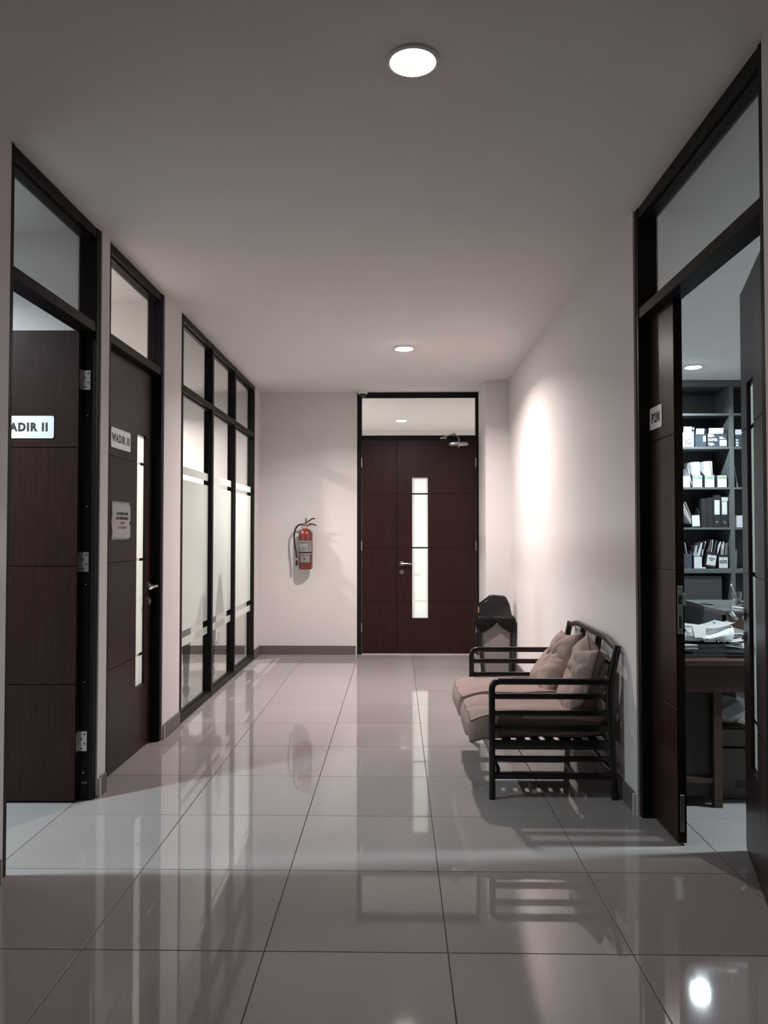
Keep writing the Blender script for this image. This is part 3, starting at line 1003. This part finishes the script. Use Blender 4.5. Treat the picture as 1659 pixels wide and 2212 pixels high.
ob('lid', b, M['plastic'], rt, world=False, smooth=True)
Mf = Matrix.Translation((-0.1650, 0.035, 0.605)) @ Matrix.Rotation(R(1.7), 4, 'Y')
st = ob('sticker', B().box(-0.0015, 0.0, -0.095, -0.035, -0.028, 0.028, mat=Mf), M['peach'], rt, world=False)
ob('sticker_print', B().box(-0.0024, -0.0015, -0.082, -0.048, -0.016, 0.016, mat=Mf), M['orange'], st, world=False)

# ------------------------------------------------------------------ file room: bookcase
BY = 8.0
bc = root('bookcase', (3.4, 8.3, 0), 0, 'floor-to-ceiling grey bookcase filled with files at the end of the file room', 'bookcase')
SH = [(2.580, 2.604), (2.232, 2.256), (1.813, 1.835), (1.396, 1.417)]
XS0, XS1 = 2.35, 4.30
DIV = [(2.35, 2.39), (3.452, 3.495), (4.26, 4.30)]
for a, c in DIV:
    ob('side_panel', B().box(a, c, BY, 8.38, 0, 2.884, bev=0.001, seg=1), M['shelf'], bc)
ob('fascia', B().box(XS0, XS1, BY - 0.004, 8.38, 2.884, CEIL - 0.002, bev=0.001, seg=1), M['shelf'], bc)
ob('back_panel', B().box(XS0, XS1, 8.38, 8.40, 0, CEIL - 0.002), M['shelfd'], bc)
for k in range(2):
    a, c = DIV[k][1], DIV[k + 1][0]
    for z0, z1 in SH:
        ob('shelf', B().box(a, c, BY + 0.002, 8.379, z0, z1, bev=0.001, seg=1), M['shelf'], bc)
    ob('counter_shelf', B().box(a, c, BY - 0.002, 8.379, 0.945, 0.990, bev=0.002, seg=1), M['shelf'], bc)
ob('cupboard_door', B().box(2.392, 3.362, BY + 0.02, BY + 0.04, 0.02, 0.915, bev=0.002, seg=1), M['shelfd'], bc)

FRONT = BY + 0.03
def xz(px, py, y=BY + 0.03):
    """World x, z of a photo point on the plane Y=y (camera model of this scene)."""
    R0 = cam_o.rotation_euler.to_matrix()
    d = R0 @ Vector(((px - 829.5) / F_PX, -(py - 1106.0) / F_PX, -1.0))
    t_ = y / d.y
    return d.x * t_, CAM_H + d.z * t_

def lit_box(name, label, cat, x0, x1, z0, z1, depth, mat, group=None, y=FRONT, lean=0.0):
    cx_ = (x0 + x1) / 2
    rt_ = bpy.data.objects.new(name, None)
    COL.objects.link(rt_)
    m_ = Matrix.Translation((cx_, y + depth / 2, z0)) @ Matrix.Rotation(lean, 4, 'Y')
    rt_.matrix_world = m_
    WM[rt_.name] = m_
    tag(rt_, label, cat, group)
    return rt_

def carton(label, x0, x1, z0, z1, depth, mat, flaps=True, prints=(), y=FRONT, flapmat=None, name='carton', group='cartons in the file room'):
    rt_ = lit_box(name, label, 'box', x0, x1, z0, z1, depth, mat, group, y)
    w, h, d = (x1 - x0), (z1 - z0), depth
    t_ = 0.003
    b = B()
    hh = h * 0.72 if flaps else h
    b.box(-w / 2, w / 2, -d / 2, -d / 2 + t_, 0, hh).box(-w / 2, w / 2, d / 2 - t_, d / 2, 0, hh)
    b.box(-w / 2, -w / 2 + t_, -d / 2, d / 2, 0, hh).box(w / 2 - t_, w / 2, -d / 2, d / 2, 0, hh).box(-w / 2, w / 2, -d / 2, d / 2, 0, t_)
    if not flaps:
        b.box(-w / 2, w / 2, -d / 2, d / 2, hh - t_, hh)
    ob('box_body', b, mat, rt_, world=False)
    if flaps:
        ob('flap', B().box(-w * 0.42, w * 0.30, -0.002, 0.001, 0, h * 0.30, mat=Matrix.Translation((0, -d / 2, hh)) @ Matrix.Rotation(R(12), 4, 'X')), flapmat or M['paper'], rt_, world=False)
        ob('flap', B().box(-0.002, 0.001, -d * 0.48, d * 0.48, 0, h * 0.28, mat=Matrix.Translation((w / 2, 0, hh)) @ Matrix.Rotation(R(6), 4, 'Y')), mat, rt_, world=False)
        ob('flap', B().box(-0.002, 0.001, -d * 0.48, d * 0.48, 0, h * 0.28, mat=Matrix.Translation((-w / 2, 0, hh)) @ Matrix.Rotation(R(-14), 4, 'Y')), mat, rt_, world=False)
    for (a, c, e, f_) in prints:
        ob('printed_patch', B().box(-w / 2 + w * a, -w / 2 + w * c, -d / 2 - 0.0012, -d / 2 - 0.0002, h * e, h * f_), M['paper'], rt_, world=False)
    return rt_

# top row of boxes, on the second shelf board (z 2.256)
Z2 = 2.256
c1 = carton('pale blue open box at the left of the second shelf', 2.975, 3.095, Z2, 2.465, 0.22, M['pbox'], flapmat=M['pbox'])
text('lettering', 'JG', 0.07, M['navy'], c1, facing(0.0, -0.1115, 0.055))
c2 = carton('dark carton with white paper behind flap between two boxes on the second shelf', 3.105, 3.222, Z2, 2.445, 0.20, M['navy'], prints=((0.72, 0.95, 0.30, 0.62),))
c3 = carton('wide dark carton with white print and label on the second shelf', 3.228, 3.440, Z2, 2.450, 0.26, M['navy'], prints=((0.62, 0.96, 0.06, 0.38), (0.62, 0.78, 0.50, 0.56), (0.62, 0.90, 0.44, 0.48)))
text('lettering', 'SEA', 0.040, M['paper'], c3, facing(-0.062, -0.1315, 0.118), bold=0.002)
text('lettering', 'SUPER', 0.034, M['paper'], c3, facing(-0.045, -0.1315, 0.075), bold=0.002)
text('lettering', 'TEA', 0.034, M['paper'], c3, facing(-0.062, -0.1315, 0.028), bold=0.002)
carton('dark box with white print in the right bay of the second shelf', 3.503, 3.70, Z2, 2.435, 0.20, M['navy'], prints=((0.12, 0.26, 0.05, 0.14), (0.12, 0.26, 0.20, 0.30), (0.12, 0.24, 0.36, 0.45)))

def holder(label, x0, x1, z0, zf, zb, depth, mat, front=None, words=None, papers=(), lean=0.0, y=FRONT, header=False, dmat=None):
    """Magazine file: low front, high back, loose sheets inside."""
    rt_ = lit_box('magazine_file', label, 'magazine file', x0, x1, z0, zb, depth, mat, 'magazine files in the bookcase', y, lean)
    w, d, hf, hb = x1 - x0, depth, zf - z0, zb - z0
    b = B()
    for s_ in (-1, 1):
        xx = s_ * (w / 2 - 0.0015)
        b.prism([(-d / 2, 0), (d / 2, 0), (d / 2, hb), (0.0, hb), (-d / 2, hf)], xx - 0.0015, xx + 0.0015, 'x')
    b.box(-w / 2, w / 2, -d / 2, -d / 2 + 0.003, 0, hf).box(-w / 2, w / 2, d / 2 - 0.003, d / 2, 0, hb).box(-w / 2, w / 2, -d / 2, d / 2, 0, 0.003)
    ob('file_case', b, mat, rt_, world=False)
    if front:
        m0, m1 = front
        pl_ = ob('spine_label', B().box(-w / 2 + 0.007, w / 2 - 0.007, -d / 2 - 0.001, -d / 2 - 0.0002, hf * m0, hf * m1), M['paper'], rt_, world=False)
        if header:
            ob('header_print', B().box(-w / 2 + 0.009, w / 2 - 0.009, -d / 2 - 0.0016, -d / 2 - 0.0010, hf * 0.74, hf * 0.95), M['peach'], rt_, world=False)
            text('lettering', 'bindex', 0.037, M['greenink'], rt_, facing(0, -d / 2 - 0.0022, hf * 0.825), bold=0.0012, sx=0.9)
            b = B().box(-0.018, 0.018, -d / 2 - 0.0016, -d / 2 - 0.0011, hf * 0.18, hf * 0.22).box(-0.035, 0.035, -d / 2 - 0.0016, -d / 2 - 0.0011, hf * 0.60, hf * 0.615).box(-0.035, 0.035, -d / 2 - 0.0016, -d / 2 - 0.0011, hf * 0.40, hf * 0.41)
            tagstuff(ob('printed_lines', b, M['paperg'], rt_, world=False))
        if words:
            for k, s_ in enumerate(words):
                text('lettering', s_, 0.017, M['ink'], rt_, facing(0, -d / 2 - 0.0015, hf * (m0 + (m1 - m0) * (0.66 - 0.17 * k))), bold=0.0008, sx=0.9)
            ob('crest_print', B().prism([(-0.008, -0.004), (0.008, -0.004), (0.0, 0.006)], -d / 2 - 0.0016, -d / 2 - 0.001, 'y'), M['ink'], rt_, world=False).location = (0, 0, hf * (m0 + (m1 - m0) * 0.90))
    for (fx, h0, tilt, mm, w_) in papers:
        m_ = Matrix.Translation((-w / 2 + w * fx, 0.0, 0.004)) @ Matrix.Rotation(R(tilt), 4, 'Y')
        ob('loose_sheet', B().box(-w_ / 2, w_ / 2, -d * 0.46, d * 0.46, 0, h0, mat=m_), M[mm], rt_, world=False)
    return rt_

# second row (z 1.835)
Z3 = 1.835
carton('small white box pair at the left end of the third shelf', 2.972, 3.052, Z3, 1.955, 0.16, M['paper'], flaps=False, name='small_box')
tall = [(0.5, 0.275, 0, 'paper', 0.082)]
holder('white-fronted magazine file with a tall white sheaf, leftmost of the three bindex files', 3.070, 3.180, Z3, 1.962, 2.02, 0.22, M['navy'], front=(0.02, 0.97), header=True, papers=[(0.46, 0.262, -2.5, 'paper', 0.088), (0.06, 0.20, -12, 'paperg', 0.006)])
holder('white-fronted magazine file with papers and blue tape, middle of the three bindex files', 3.196, 3.306, Z3, 1.962, 2.02, 0.22, M['navy'], front=(0.02, 0.97), header=True, papers=[(0.46, 0.268, -1.5, 'paper', 0.086), (0.90, 0.285, -7, 'black', 0.006)])
holder('white-fronted magazine file with one leaning sheet, rightmost of the three bindex files', 3.326, 3.434, Z3, 1.962, 1.965, 0.22, M['navy'], front=(0.02, 0.97), header=True)
sh = ob('leaning_envelope', B().box(-0.003, 0.003, 0, 0.20, 0, 0.265, mat=Matrix.Translation((3.372, FRONT + 0.23, Z3 + 0.0)) @ Matrix.Rotation(R(-16), 4, 'Y')), M['paper'])
tag(sh, 'white envelope leaning behind the rightmost bindex file', 'envelope')
sh = ob('leaning_folder', B().box(-0.004, 0.004, 0, 0.20, 0, 0.22, mat=Matrix.Translation((3.548, FRONT + 0.02, Z3 + 0.003)) @ Matrix.Rotation(R(-8), 4, 'Y')), M['paperg'])
tag(sh, 'grey folder leaning in the right bay of the third shelf', 'folder')

# third row (z 1.417)
Z4 = 1.417
holder('black magazine file with fanned papers and blank white label on the fourth shelf', 3.062, 3.155, Z4, 1.555, 1.64, 0.20, M['black'], front=(0.10, 0.92), lean=R(-3), papers=[(0.35, 0.27, -22, 'paper', 0.004), (0.30, 0.26, -26, 'paper', 0.006), (0.42, 0.28, -18, 'carton', 0.016), (0.25, 0.24, -30, 'paperg', 0.005)])
def binder(label, x0, x1, z0, h, lab_=None, ring=True, extra=False, name='lever_arch_file'):
    rt_ = lit_box(name, label, 'binder', x0, x1, z0, z0 + h, 0.26, M['black'], 'black lever arch files on the fourth shelf')
    w = x1 - x0
    ob('spine', B().box(-w / 2, w / 2, -0.13, 0.13, 0, h, bev=0.002, seg=1), M['black'], rt_, world=False)
    if lab_:
        l_ = ob('spine_label', B().box(-w / 2 + 0.010, w / 2 - 0.010, -0.1315, -0.1302, lab_[0], lab_[1]), M['paper'], rt_, world=False)
        b = B()
        for q in ((0.90, 0.95), (0.58, 0.62), (0.44, 0.465), (0.06, 0.10)):
            b.box(-w / 2 + 0.014, w / 2 - 0.014, -0.1320, -0.1315, lab_[0] + (lab_[1] - lab_[0]) * q[0], lab_[0] + (lab_[1] - lab_[0]) * q[1])
        tagstuff(ob('printed_lines', b, M['paperg'], l_, world=False))
    if ring:
        pts = [(0.0115 * math.cos(a), -0.1325, 0.052 + 0.0115 * math.sin(a)) for a in [k * math.pi / 9 for k in range(18)]]
        ob('finger_ring', B().tube(pts, 0.0026, n=8, closed=True), M['steel'], rt_, world=False, smooth='all')
    if extra:
        ob('sticky_tab', B().box(-w / 2 + 0.006, w / 2 - 0.002, -0.1325, -0.1315, lab_[1] + 0.004, lab_[1] + 0.045), M['pbox'], rt_, world=False)
    return rt_
binder('plain black binder on the fourth shelf, left of the labelled ones', 3.165, 3.222, Z4, 0.30, None, False)
binder('second plain black binder on the fourth shelf, beside the labelled ones', 3.226, 3.283, Z4, 0.31, None, False)
binder('black lever arch file with white label and finger ring, left of its twin', 3.288, 3.362, Z4, 0.335, (0.135, 0.285))
binder('black lever arch file with torn white label and folded tab, beside the divider', 3.366, 3.438, Z4, 0.320, (0.135, 0.270), extra=True)
carton('small pale printed box in the right bay of the fourth shelf', 3.500, 3.60, Z4, 1.545, 0.18, M['paperg'], flaps=False, name='small_box')

# fourth row (z 0.990)
Z5 = 0.990
def sheaf(n, h, t0_, t1_, seed):
    rnd = random.Random(seed)
    mats = ['paperg', 'paper', 'navy', 'black', 'paperg', 'navy', 'carton']
    return [(0.12 + 0.76 * k / max(1, n - 1), h * rnd.uniform(0.86, 1.0), t0_ + (t1_ - t0_) * k / max(1, n - 1) + rnd.uniform(-1.5, 1.5), rnd.choice(mats), rnd.uniform(0.002, 0.006)) for k in range(n)]
holder('dark blue plain magazine file at the left of the fifth shelf', 2.972, 3.062, Z5, 1.145, 1.20, 0.22, M['navy'], papers=[(0.3, 0.29, -8, 'navy', 0.01), (0.75, 0.27, -10, 'paper', 0.004)])
holder('black magazine file with blank white label and curling sheets on the fifth shelf', 3.075, 3.168, Z5, 1.120, 1.22, 0.22, M['black'], front=(0.03, 0.95), papers=[(0.2, 0.24, 6, 'paper', 0.003), (0.45, 0.27, 12, 'paper', 0.005), (0.7, 0.285, 14, 'paperg', 0.006), (0.85, 0.27, 10, 'black', 0.005)])
holder('tilted black magazine file with two-line label in the middle of the fifth shelf', 3.196, 3.304, Z5 + 0.010, 1.165, 1.24, 0.22, M['black'], front=(0.16, 0.80), words=('LAPORAN', 'P2M'), lean=R(8), papers=[(0.2, 0.285, 2, 'carton', 0.008), (0.45, 0.29, 0, 'paperg', 0.004), (0.65, 0.29, 3, 'navy', 0.010), (0.85, 0.28, 8, 'paper', 0.004)])
holder('black magazine file with bold two-line label at the right of the fifth shelf', 3.332, 3.436, Z5, 1.135, 1.22, 0.22, M['black'], front=(0.05, 0.82), words=('DOKUMEN', 'PENELITIAN'), papers=sheaf(7, 0.285, 6, 2, 4))
sh = ob('crumpled_note', B().box(-0.028, 0.022, -0.01, 0.03, 0.0, 0.012, bev=0.003, mat=Matrix.Translation((3.178, FRONT + 0.0, Z5 + 0.001)) @ Matrix.Rotation(R(12), 4, 'Z')), M['paper'])
tag(sh, 'scrap of white paper at the foot of the tilted magazine file', 'paper')
sh = ob('leaning_sheets', B().prism([(-0.004, 0.0), (0.004, 0.0), (0.010, 0.16), (0.004, 0.21), (-0.014, 0.15)], 0.0, 0.18, 'y'), M['paper'])
sh.location = (3.520, FRONT + 0.01, Z5 + 0.001)
tag(sh, 'white sheets leaning in the right bay of the fifth shelf', 'paper')

# ------------------------------------------------------------------ file room: desks
def desk(label, x0, x1, y0, y1, zt, top, name='office_desk'):
    rt_ = root(name, ((x0 + x1) / 2, (y0 + y1) / 2, 0), 0, label, 'desk')
    ob('desktop', B().box(x0, x1, y0, y1, zt - 0.028, zt, bev=0.003), top, rt_)
    ob('apron', B().box(x0 + 0.03, x1 - 0.03, y0 + 0.02, y0 + 0.04, zt - 0.16, zt - 0.028), M['deskw'], rt_)
    return rt_
dk = desk('reddish wooden desk just inside the file room door, heaped with papers', 1.335, 2.70, 3.83, 4.55, 0.735, M['deskw'])
ob('side_panel', B().box(1.36, 1.385, 3.87, 4.53, 0, 0.707), M['deskw'], dk)
ob('side_panel', B().box(2.64, 2.665, 3.87, 4.53, 0, 0.707), M['deskw'], dk)
ob('pedestal', B().box(1.386, 1.575, 3.90, 4.50, 0.05, 0.60, bev=0.002, seg=1), M['black'], dk)
ob('leg', B().box(1.575, 1.615, 3.87, 3.91, 0, 0.707), M['deskw'], dk)
ob('footrest', B().box(1.385, 1.58, 3.88, 3.90, 0.12, 0.145), M['deskw'], dk)

d2k = desk('dark desk with glossy glass top farther inside the file room', 2.53, 4.2, 5.98, 6.95, 0.755, M['deskw'])
ob('glass_top', B().box(2.53, 4.2, 5.98, 6.95, 0.7552, 0.762, bev=0.001, seg=1), M['deskg'], d2k)
for x, y in ((2.58, 6.03), (2.58, 6.88), (4.12, 6.03), (4.12, 6.88)):
    ob('leg', B().box(x, x + 0.05, y, y + 0.05, 0, 0.727), M['black'], d2k)
ob('drawer_unit', B().box(2.85, 3.3, 6.02, 6.55, 0.12, 0.60, bev=0.003, seg=1), M['deskw'], d2k)

# visitor chair between the desks
rt = root('office_chair', (1.80, 5.35, 0), R(20), 'black office chair with curved back between the two desks', 'chair')
def cb(u, v):
    a = R(-38 + 76 * u)
    return Vector((0.32 * math.sin(a), -0.24 + 0.08 * (1 - math.cos(a)) * 3 - 0.04 * v, 0.48 + 0.44 * v - 0.10 * abs(u - 0.5) * v))
ob('backrest', B().sheet(cb, 16, 12, 0.04), M['black'], rt, world=False, smooth='all')
ob('seat', B().box(-0.24, 0.24, -0.22, 0.24, 0.40, 0.47, bev=0.03, seg=4), M['black'], rt, world=False, smooth=True)
ob('post', B().cyl((0, 0, 0.08), (0, 0, 0.41), 0.028), M['black'], rt, world=False, smooth=True)
for k in range(5):
    a = R(72 * k)
    ob('base_arm', B().tube([(0, 0, 0.09), (0.27 * math.cos(a), 0.27 * math.sin(a), 0.06)], [0.022, 0.014]), M['black'], rt, world=False, smooth=True)
    ob('caster', B().cyl((0.27 * math.cos(a) - 0.012, 0.27 * math.sin(a), 0.028), (0.27 * math.cos(a) + 0.012, 0.27 * math.sin(a), 0.028), 0.027), M['black'], rt, world=False, smooth=True)

# glass, spoon and papers on the far desk
ZD = 0.7625
gx, gy = 2.86, 6.52
rt = root('drinking_glass', (gx, gy, ZD), 0, 'clear drinking glass with a spoon in it on the glass-topped desk', 'glass')
m_, t_, o_ = nt('tumbler glass')
pb = N(t_, 'ShaderNodeBsdfPrincipled', Roughness=0.03)
pb.inputs['Transmission Weight'].default_value = 1.0
pb.inputs['Base Color'].default_value = (0.9, 0.93, 0.93, 1)
t_.links.new(pb.outputs[0], o_.inputs[0])
M['tumbler'] = m_
ob('tumbler', B().lathe([(0.004, 0.0), (0.026, 0.0), (0.029, 0.004), (0.037, 0.105), (0.035, 0.105), (0.027, 0.010), (0.004, 0.008)], n=32), M['tumbler'], rt, world=False, smooth=True)
rt2 = ob('teaspoon', B().tube([(0.012, 0, 0.020), (-0.018, 0, 0.085), (-0.044, 0, 0.150)], [0.0045, 0.003, 0.004], n=8).lathe([(0.002, -0.014), (0.010, -0.009), (0.012, 0.0), (0.010, 0.008), (0.003, 0.014)], c=(-0.047, 0, 0.152), n=12), M['steel'], None, smooth='all')
rt2.location = (gx, gy, ZD + 0.004)
tag(rt2, 'metal teaspoon leaning out of the drinking glass', 'spoon')
def flatsheet(name, label, cat, x, y, z, w, d, rz, mat, th=0.002, curl=0.0, group=None):
    def fn(u, v):
        return Vector(((u - 0.5) * w, (v - 0.5) * d, curl * (abs(u - 0.5) * 2) ** 2 + curl * 0.5 * (1 - v) ** 3))
    o = ob(name, B().sheet(fn, 10, 8, th), mat, None, smooth='all')
    o.location = (x, y, z + th)
    o.rotation_euler = (0, 0, rz)
    tag(o, label, cat, group)
    return o
flatsheet('notebook', 'white notebook lying beside the drinking glass on the far desk', 'notebook', 2.93, 6.28, ZD, 0.21, 0.30, R(8), M['pagew'], 0.022)
flatsheet('envelope', 'pale envelope on top of the white notebook on the far desk', 'envelope', 2.97, 6.34, ZD + 0.024, 0.22, 0.11, R(-20), M['pbox'], 0.004, 0.012)
o = ob('tissue', B().sheet(lambda u, v: Vector(((u - .5) * .11, (v - .5) * .08, .02 + .045 * abs(noise.noise(Vector((u * 4, v * 4, 3)))) + 0.05 * max(0, 1 - abs(u - .6) * 3) * (1 - abs(v - .5)))), 10, 8, 0.002), M['pagew'])
o.location = (3.02, 6.42, ZD + 0.02)
tag(o, 'crumpled white tissue behind the notebook on the far desk', 'tissue')
o = ob('pen', B().tube([(0, 0, 0.007), (0.05, -0.13, 0.007)], 0.007, n=8), M['pagew'], smooth=True)
o.location = (2.68, 6.20, ZD)
tag(o, 'white marker pen at the front edge of the far desk', 'pen')
flatsheet('card', 'small white card at the edge of the glass desktop', 'card', 2.60, 6.50, ZD, 0.05, 0.12, R(30), M['pagew'], 0.002)

# heap on the near desk
ZH = 0.736
def book(x, y, z, w, d, h, rz, mat, label, name='folder', cat='folder', pages=True):
    rt_ = root(name, (x, y, z), rz, label, cat, 'papers and folders heaped on the near desk')
    ob('cover', B().box(-w / 2, w / 2, -d / 2, d / 2, 0, 0.003).box(-w / 2, w / 2, -d / 2, d / 2, h - 0.003, h).box(-w / 2, -w / 2 + 0.003, -d / 2, d / 2, 0, h), mat, rt_, world=False)
    ob('page_block', B().box(-w / 2 + 0.004, w / 2 - 0.006, -d / 2 + 0.006, d / 2 - 0.006, 0.0035, h - 0.0035), M['paperg'] if mat is not M['pagew'] else M['pagew'], rt_, world=False)
    return rt_
book(1.60, 4.05, ZH, 0.34, 0.26, 0.016, R(4), M['black'], 'black folder at the very bottom of the desk heap')
book(1.62, 4.07, ZH + 0.017, 0.32, 0.24, 0.022, R(-5), M['navy'], 'dark blue folder second from the bottom of the desk heap')
book(1.60, 4.08, ZH + 0.040, 0.30, 0.23, 0.020, R(3), M['black'], 'black folder under the white plastic bag on the desk')
book(1.455, 4.00, ZH + 0.0185 + 0.022, 0.115, 0.16, 0.020, R(10), M['paperg'], 'grey booklet at the left of the desk heap', 'booklet', 'booklet')
flatsheet('paper_sheet', 'white sheet curling out at the left of the desk heap', 'paper', 1.44, 3.99, ZH + 0.064, 0.13, 0.20, R(-12), M['pagew'], 0.003, 0.060)
flatsheet('paper_sheet', 'lower white sheet jutting out at the right of the desk heap', 'paper', 1.735, 4.00, ZH + 0.040, 0.14, 0.22, R(18), M['pagew'], 0.003, 0.012)
flatsheet('paper_sheet', 'upper white sheet jutting out at the right of the desk heap', 'paper', 1.73, 4.06, ZH + 0.062, 0.16, 0.20, R(-14), M['pagew'], 0.003, 0.014)

# white plastic bag with print: a sagging pouch
bagroot = root('plastic_bag', (1.585, 4.06, ZH + 0.062), 0, 'crumpled white plastic bag with printed words on the desk heap', 'bag')
b = B()
def bagf(u, v):
    # u across, v around the section
    a = 2 * math.pi * v
    w = 0.30
    x = (u - 0.5) * w
    hgt = 0.052 * (0.55 + 1.6 * (u - 0.42) ** 2 * 2) * (1 - 0.25 * (2 * abs(u - .5)) ** 8)
    dep = 0.10 * (1 - 0.35 * (2 * abs(u - .5)) ** 4)
    y = -dep * math.cos(a)
    z = hgt * (1 + math.sin(a)) * 0.5 * 1.5 * (0.85 + 0.15 * math.cos(a))
    k = noise.noise(Vector((x * 22, y * 26, z * 24))) * 0.008
    return Vector((x + k * 0.5, y + k, z + abs(k)))
b.sheet(bagf, 30, 28)
bmesh.ops.remove_doubles(b.bm, verts=b.bm.verts, dist=0.0005)
ob('bag_body', b, M['bagw'], bagroot, world=False, smooth='all')
text('lettering', 'Glass DGN', 0.028, M['paperg'], bagroot, facing(0.040, -0.113, 0.020), bold=0.0008)
# sheet on top and curled white card
flatsheet('paper_sheet', 'broad white sheet lying across the top of the plastic bag', 'paper', 1.60, 4.10, ZH + 0.122, 0.27, 0.24, R(3), M['pagew'], 0.0025, 0.030)
o = root('curled_card', (1.515, 3.955, ZH + 0.096), R(4), 'white curled card standing up over the plastic bag', 'card')
poly = [(-.002, 0), (.052, 0), (.062, .035), (.060, .052), (.048, .060), (0, .066), (-.058, .072), (-.062, .056), (-.054, .050), (-.050, .060), (-.030, .062), (-.008, .056), (-.004, .046), (-.003, .012)]
b = B().prism(poly, -0.0012, 0.0012, 'y')
bmesh.ops.triangulate(b.bm, faces=b.bm.faces)
for v in b.bm.verts:
    v.co.y += 0.35 * v.co.z - 0.01
ob('curled_flap', b, M['pagew'], o, world=False)
ob('flat_foot', B().sheet(lambda u, v: Vector((-0.005 + 0.06 * u, -0.010 + 0.10 * v, 0.001 + 0.010 * v * v)), 6, 6, 0.002), M['pagew'], o, world=False, smooth='all')
flatsheet('booklet', 'thin pale booklet leaning against the plastic bag at the right', 'booklet', 1.76, 4.22, ZH + 0.130, 0.10, 0.14, R(-8), M['pbox'], 0.004, 0.01)
o = root('letter_tray', (1.78, 4.22, ZH), 0, 'small black desk tray behind the heap of papers', 'tray')
ob('tray_body', B().box(-0.10, 0.10, -0.12, 0.12, 0.0, 0.10, bev=0.003, seg=1), M['black'], o, world=False)
ob('front_lip', B().box(-0.10, 0.10, -0.128, -0.121, 0.075, 0.098, bev=0.001, seg=1), M['dsteel'], o, world=False)

# cartons and a bag under the near desk
c = carton('closed dark carton at the bottom of the stack under the near desk', 1.63, 1.86, 0.0, 0.26, 0.30, M['carton'], flaps=False, y=4.0)
text('lettering', 'JBC', 0.052, M['black'], c, facing(0.030, -0.1515, 0.075), bold=0.002)
carton('flat brown carton in the middle of the stack under the near desk', 1.635, 1.85, 0.261, 0.355, 0.28, M['carton'], flaps=False, y=4.01)
bg = root('grocery_bag', (1.74, 4.15, 0.356), 0, 'knotted white bag on the cartons under the near desk', 'bag')
b = B()
ic = bmesh.ops.create_icosphere(b.bm, subdivisions=4, radius=1.0)
for v in b.bm.verts:
    d = v.co.copy()
    k = 1 + 0.16 * noise.noise(d * 1.8 + Vector((3, 1, 4))) + 0.06 * noise.noise(d * 5)
    z = d.z * 0.072 * k
    v.co = Vector((d.x * 0.105 * k, d.y * 0.09 * k, 0.070 + max(-0.068, z)))
ob('bag_body', b, M['bagw'], bg, world=False, smooth='all')
ob('grey_flap', B().box(-0.055, 0.045, -0.002, 0.001, -0.025, 0.03, bev=0.0008, seg=1, mat=Matrix.Translation((0.015, -0.098, 0.085)) @ Matrix.Rotation(R(-28), 4, 'Y') @ Matrix.Rotation(R(-20), 4, 'X')), M['paperg'], bg, world=False)
c = carton('dark printed carton behind the white bag under the near desk', 1.63, 1.85, 0.356, 0.60, 0.16, M['black'], flaps=False, y=4.26)
text('lettering', 'DP', 0.060, M['shelfd'], c, facing(-0.040, -0.0815, 0.165), bold=0.002)

# ------------------------------------------------------------------ room behind the frosted window
tb_ = root('shade_table', (-2.08, 7.04, 0), 0, 'dark table on tapering legs, added behind the window to shade the floor', 'table')
ob('tabletop', B().box(-2.80, -1.70, 6.22, 7.62, 0.690, 0.725, bev=0.004), M['cloth'], tb_)  # tabletop added to keep lamp light off the floor by the window
ob('apron', B().box(-2.76, -1.74, 6.26, 7.58, 0.630, 0.690), M['cloth'], tb_)
for x, y in ((-2.74, 6.30), (-1.76, 6.40), (-2.74, 7.54), (-1.76, 7.30)):
    lg = ob('leg', B().tube([(x, y, 0.66), (x, y, 0.40), (x, y, 0.10)], [0.040, 0.032, 0.018], n=16), M['cloth'], tb_, smooth=True)
    ob('foot_ring', B().cyl((x, y, 0.096), (x, y, 0.104), 0.020), M['steel'], lg, smooth=True)
    ob('foot', B().lathe([(0.012, 0.0), (0.022, 0.012), (0.030, 0.045), (0.026, 0.075), (0.017, 0.097)], c=(x, y, 0), n=20), M['cloth'], lg, smooth=True)
def heap(name, label, cat, x, y, w, d, h, pk, seed):
    def fn(u, v):
        a = 2 * math.pi * u
        rr = (1 - v) ** pk
        k = 1 + 0.14 * noise.noise(Vector((math.cos(a) * 2 + seed, math.sin(a) * 2, v * 4)))
        return Vector((math.cos(a) * w / 2 * rr * k, math.sin(a) * d / 2 * rr * k, h * v * (1 + 0.06 * noise.noise(Vector((a, v * 3, seed))) * (1 - v))))
    b_ = B().sheet(fn, 36, 20)
    bmesh.ops.remove_doubles(b_.bm, verts=b_.bm.verts, dist=0.001)
    o_ = ob(name, b_, M['cloth'], None, smooth='all')
    o_.location = (x, y, 0.727)
    tag(o_, label, cat)
heap('silhouette_peak', 'dark peaked shape added for its silhouette on the middle window bay', 'bag', -1.80, 6.98, 0.20, 0.42, 0.66, 0.62, 3.0)  # made-up form, sized so its shadow peaks on the frosted film
heap('silhouette_mound', 'low dark shape added for its silhouette on the first window bay', 'silhouette shape', -1.79, 6.49, 0.17, 0.50, 0.52, 0.42, 8.0)  # invented mound that throws a dark outline onto the film
heap('silhouette_mound', 'low dark shape added for its silhouette on the far window bay', 'silhouette shape', -1.79, 7.41, 0.17, 0.34, 0.44, 0.50, 5.0)  # another invented mound, for the shadow at the far bay
o = root('wall_socket', (-2.05, YB - 0.004, 0.20), 0, 'small white wall socket seen through the far window bay', 'socket')
ob('face_plate', B().box(-0.035, 0.035, -0.010, 0.003, -0.055, 0.055, bev=0.003), M['white'], o, world=False)
ob('socket_holes', B().cyl((-0.01, -0.0095, 0), (-0.01, -0.0112, 0), 0.004, n=10).cyl((0.01, -0.0095, 0), (0.01, -0.0112, 0), 0.004, n=10), M['black'], o, world=False)
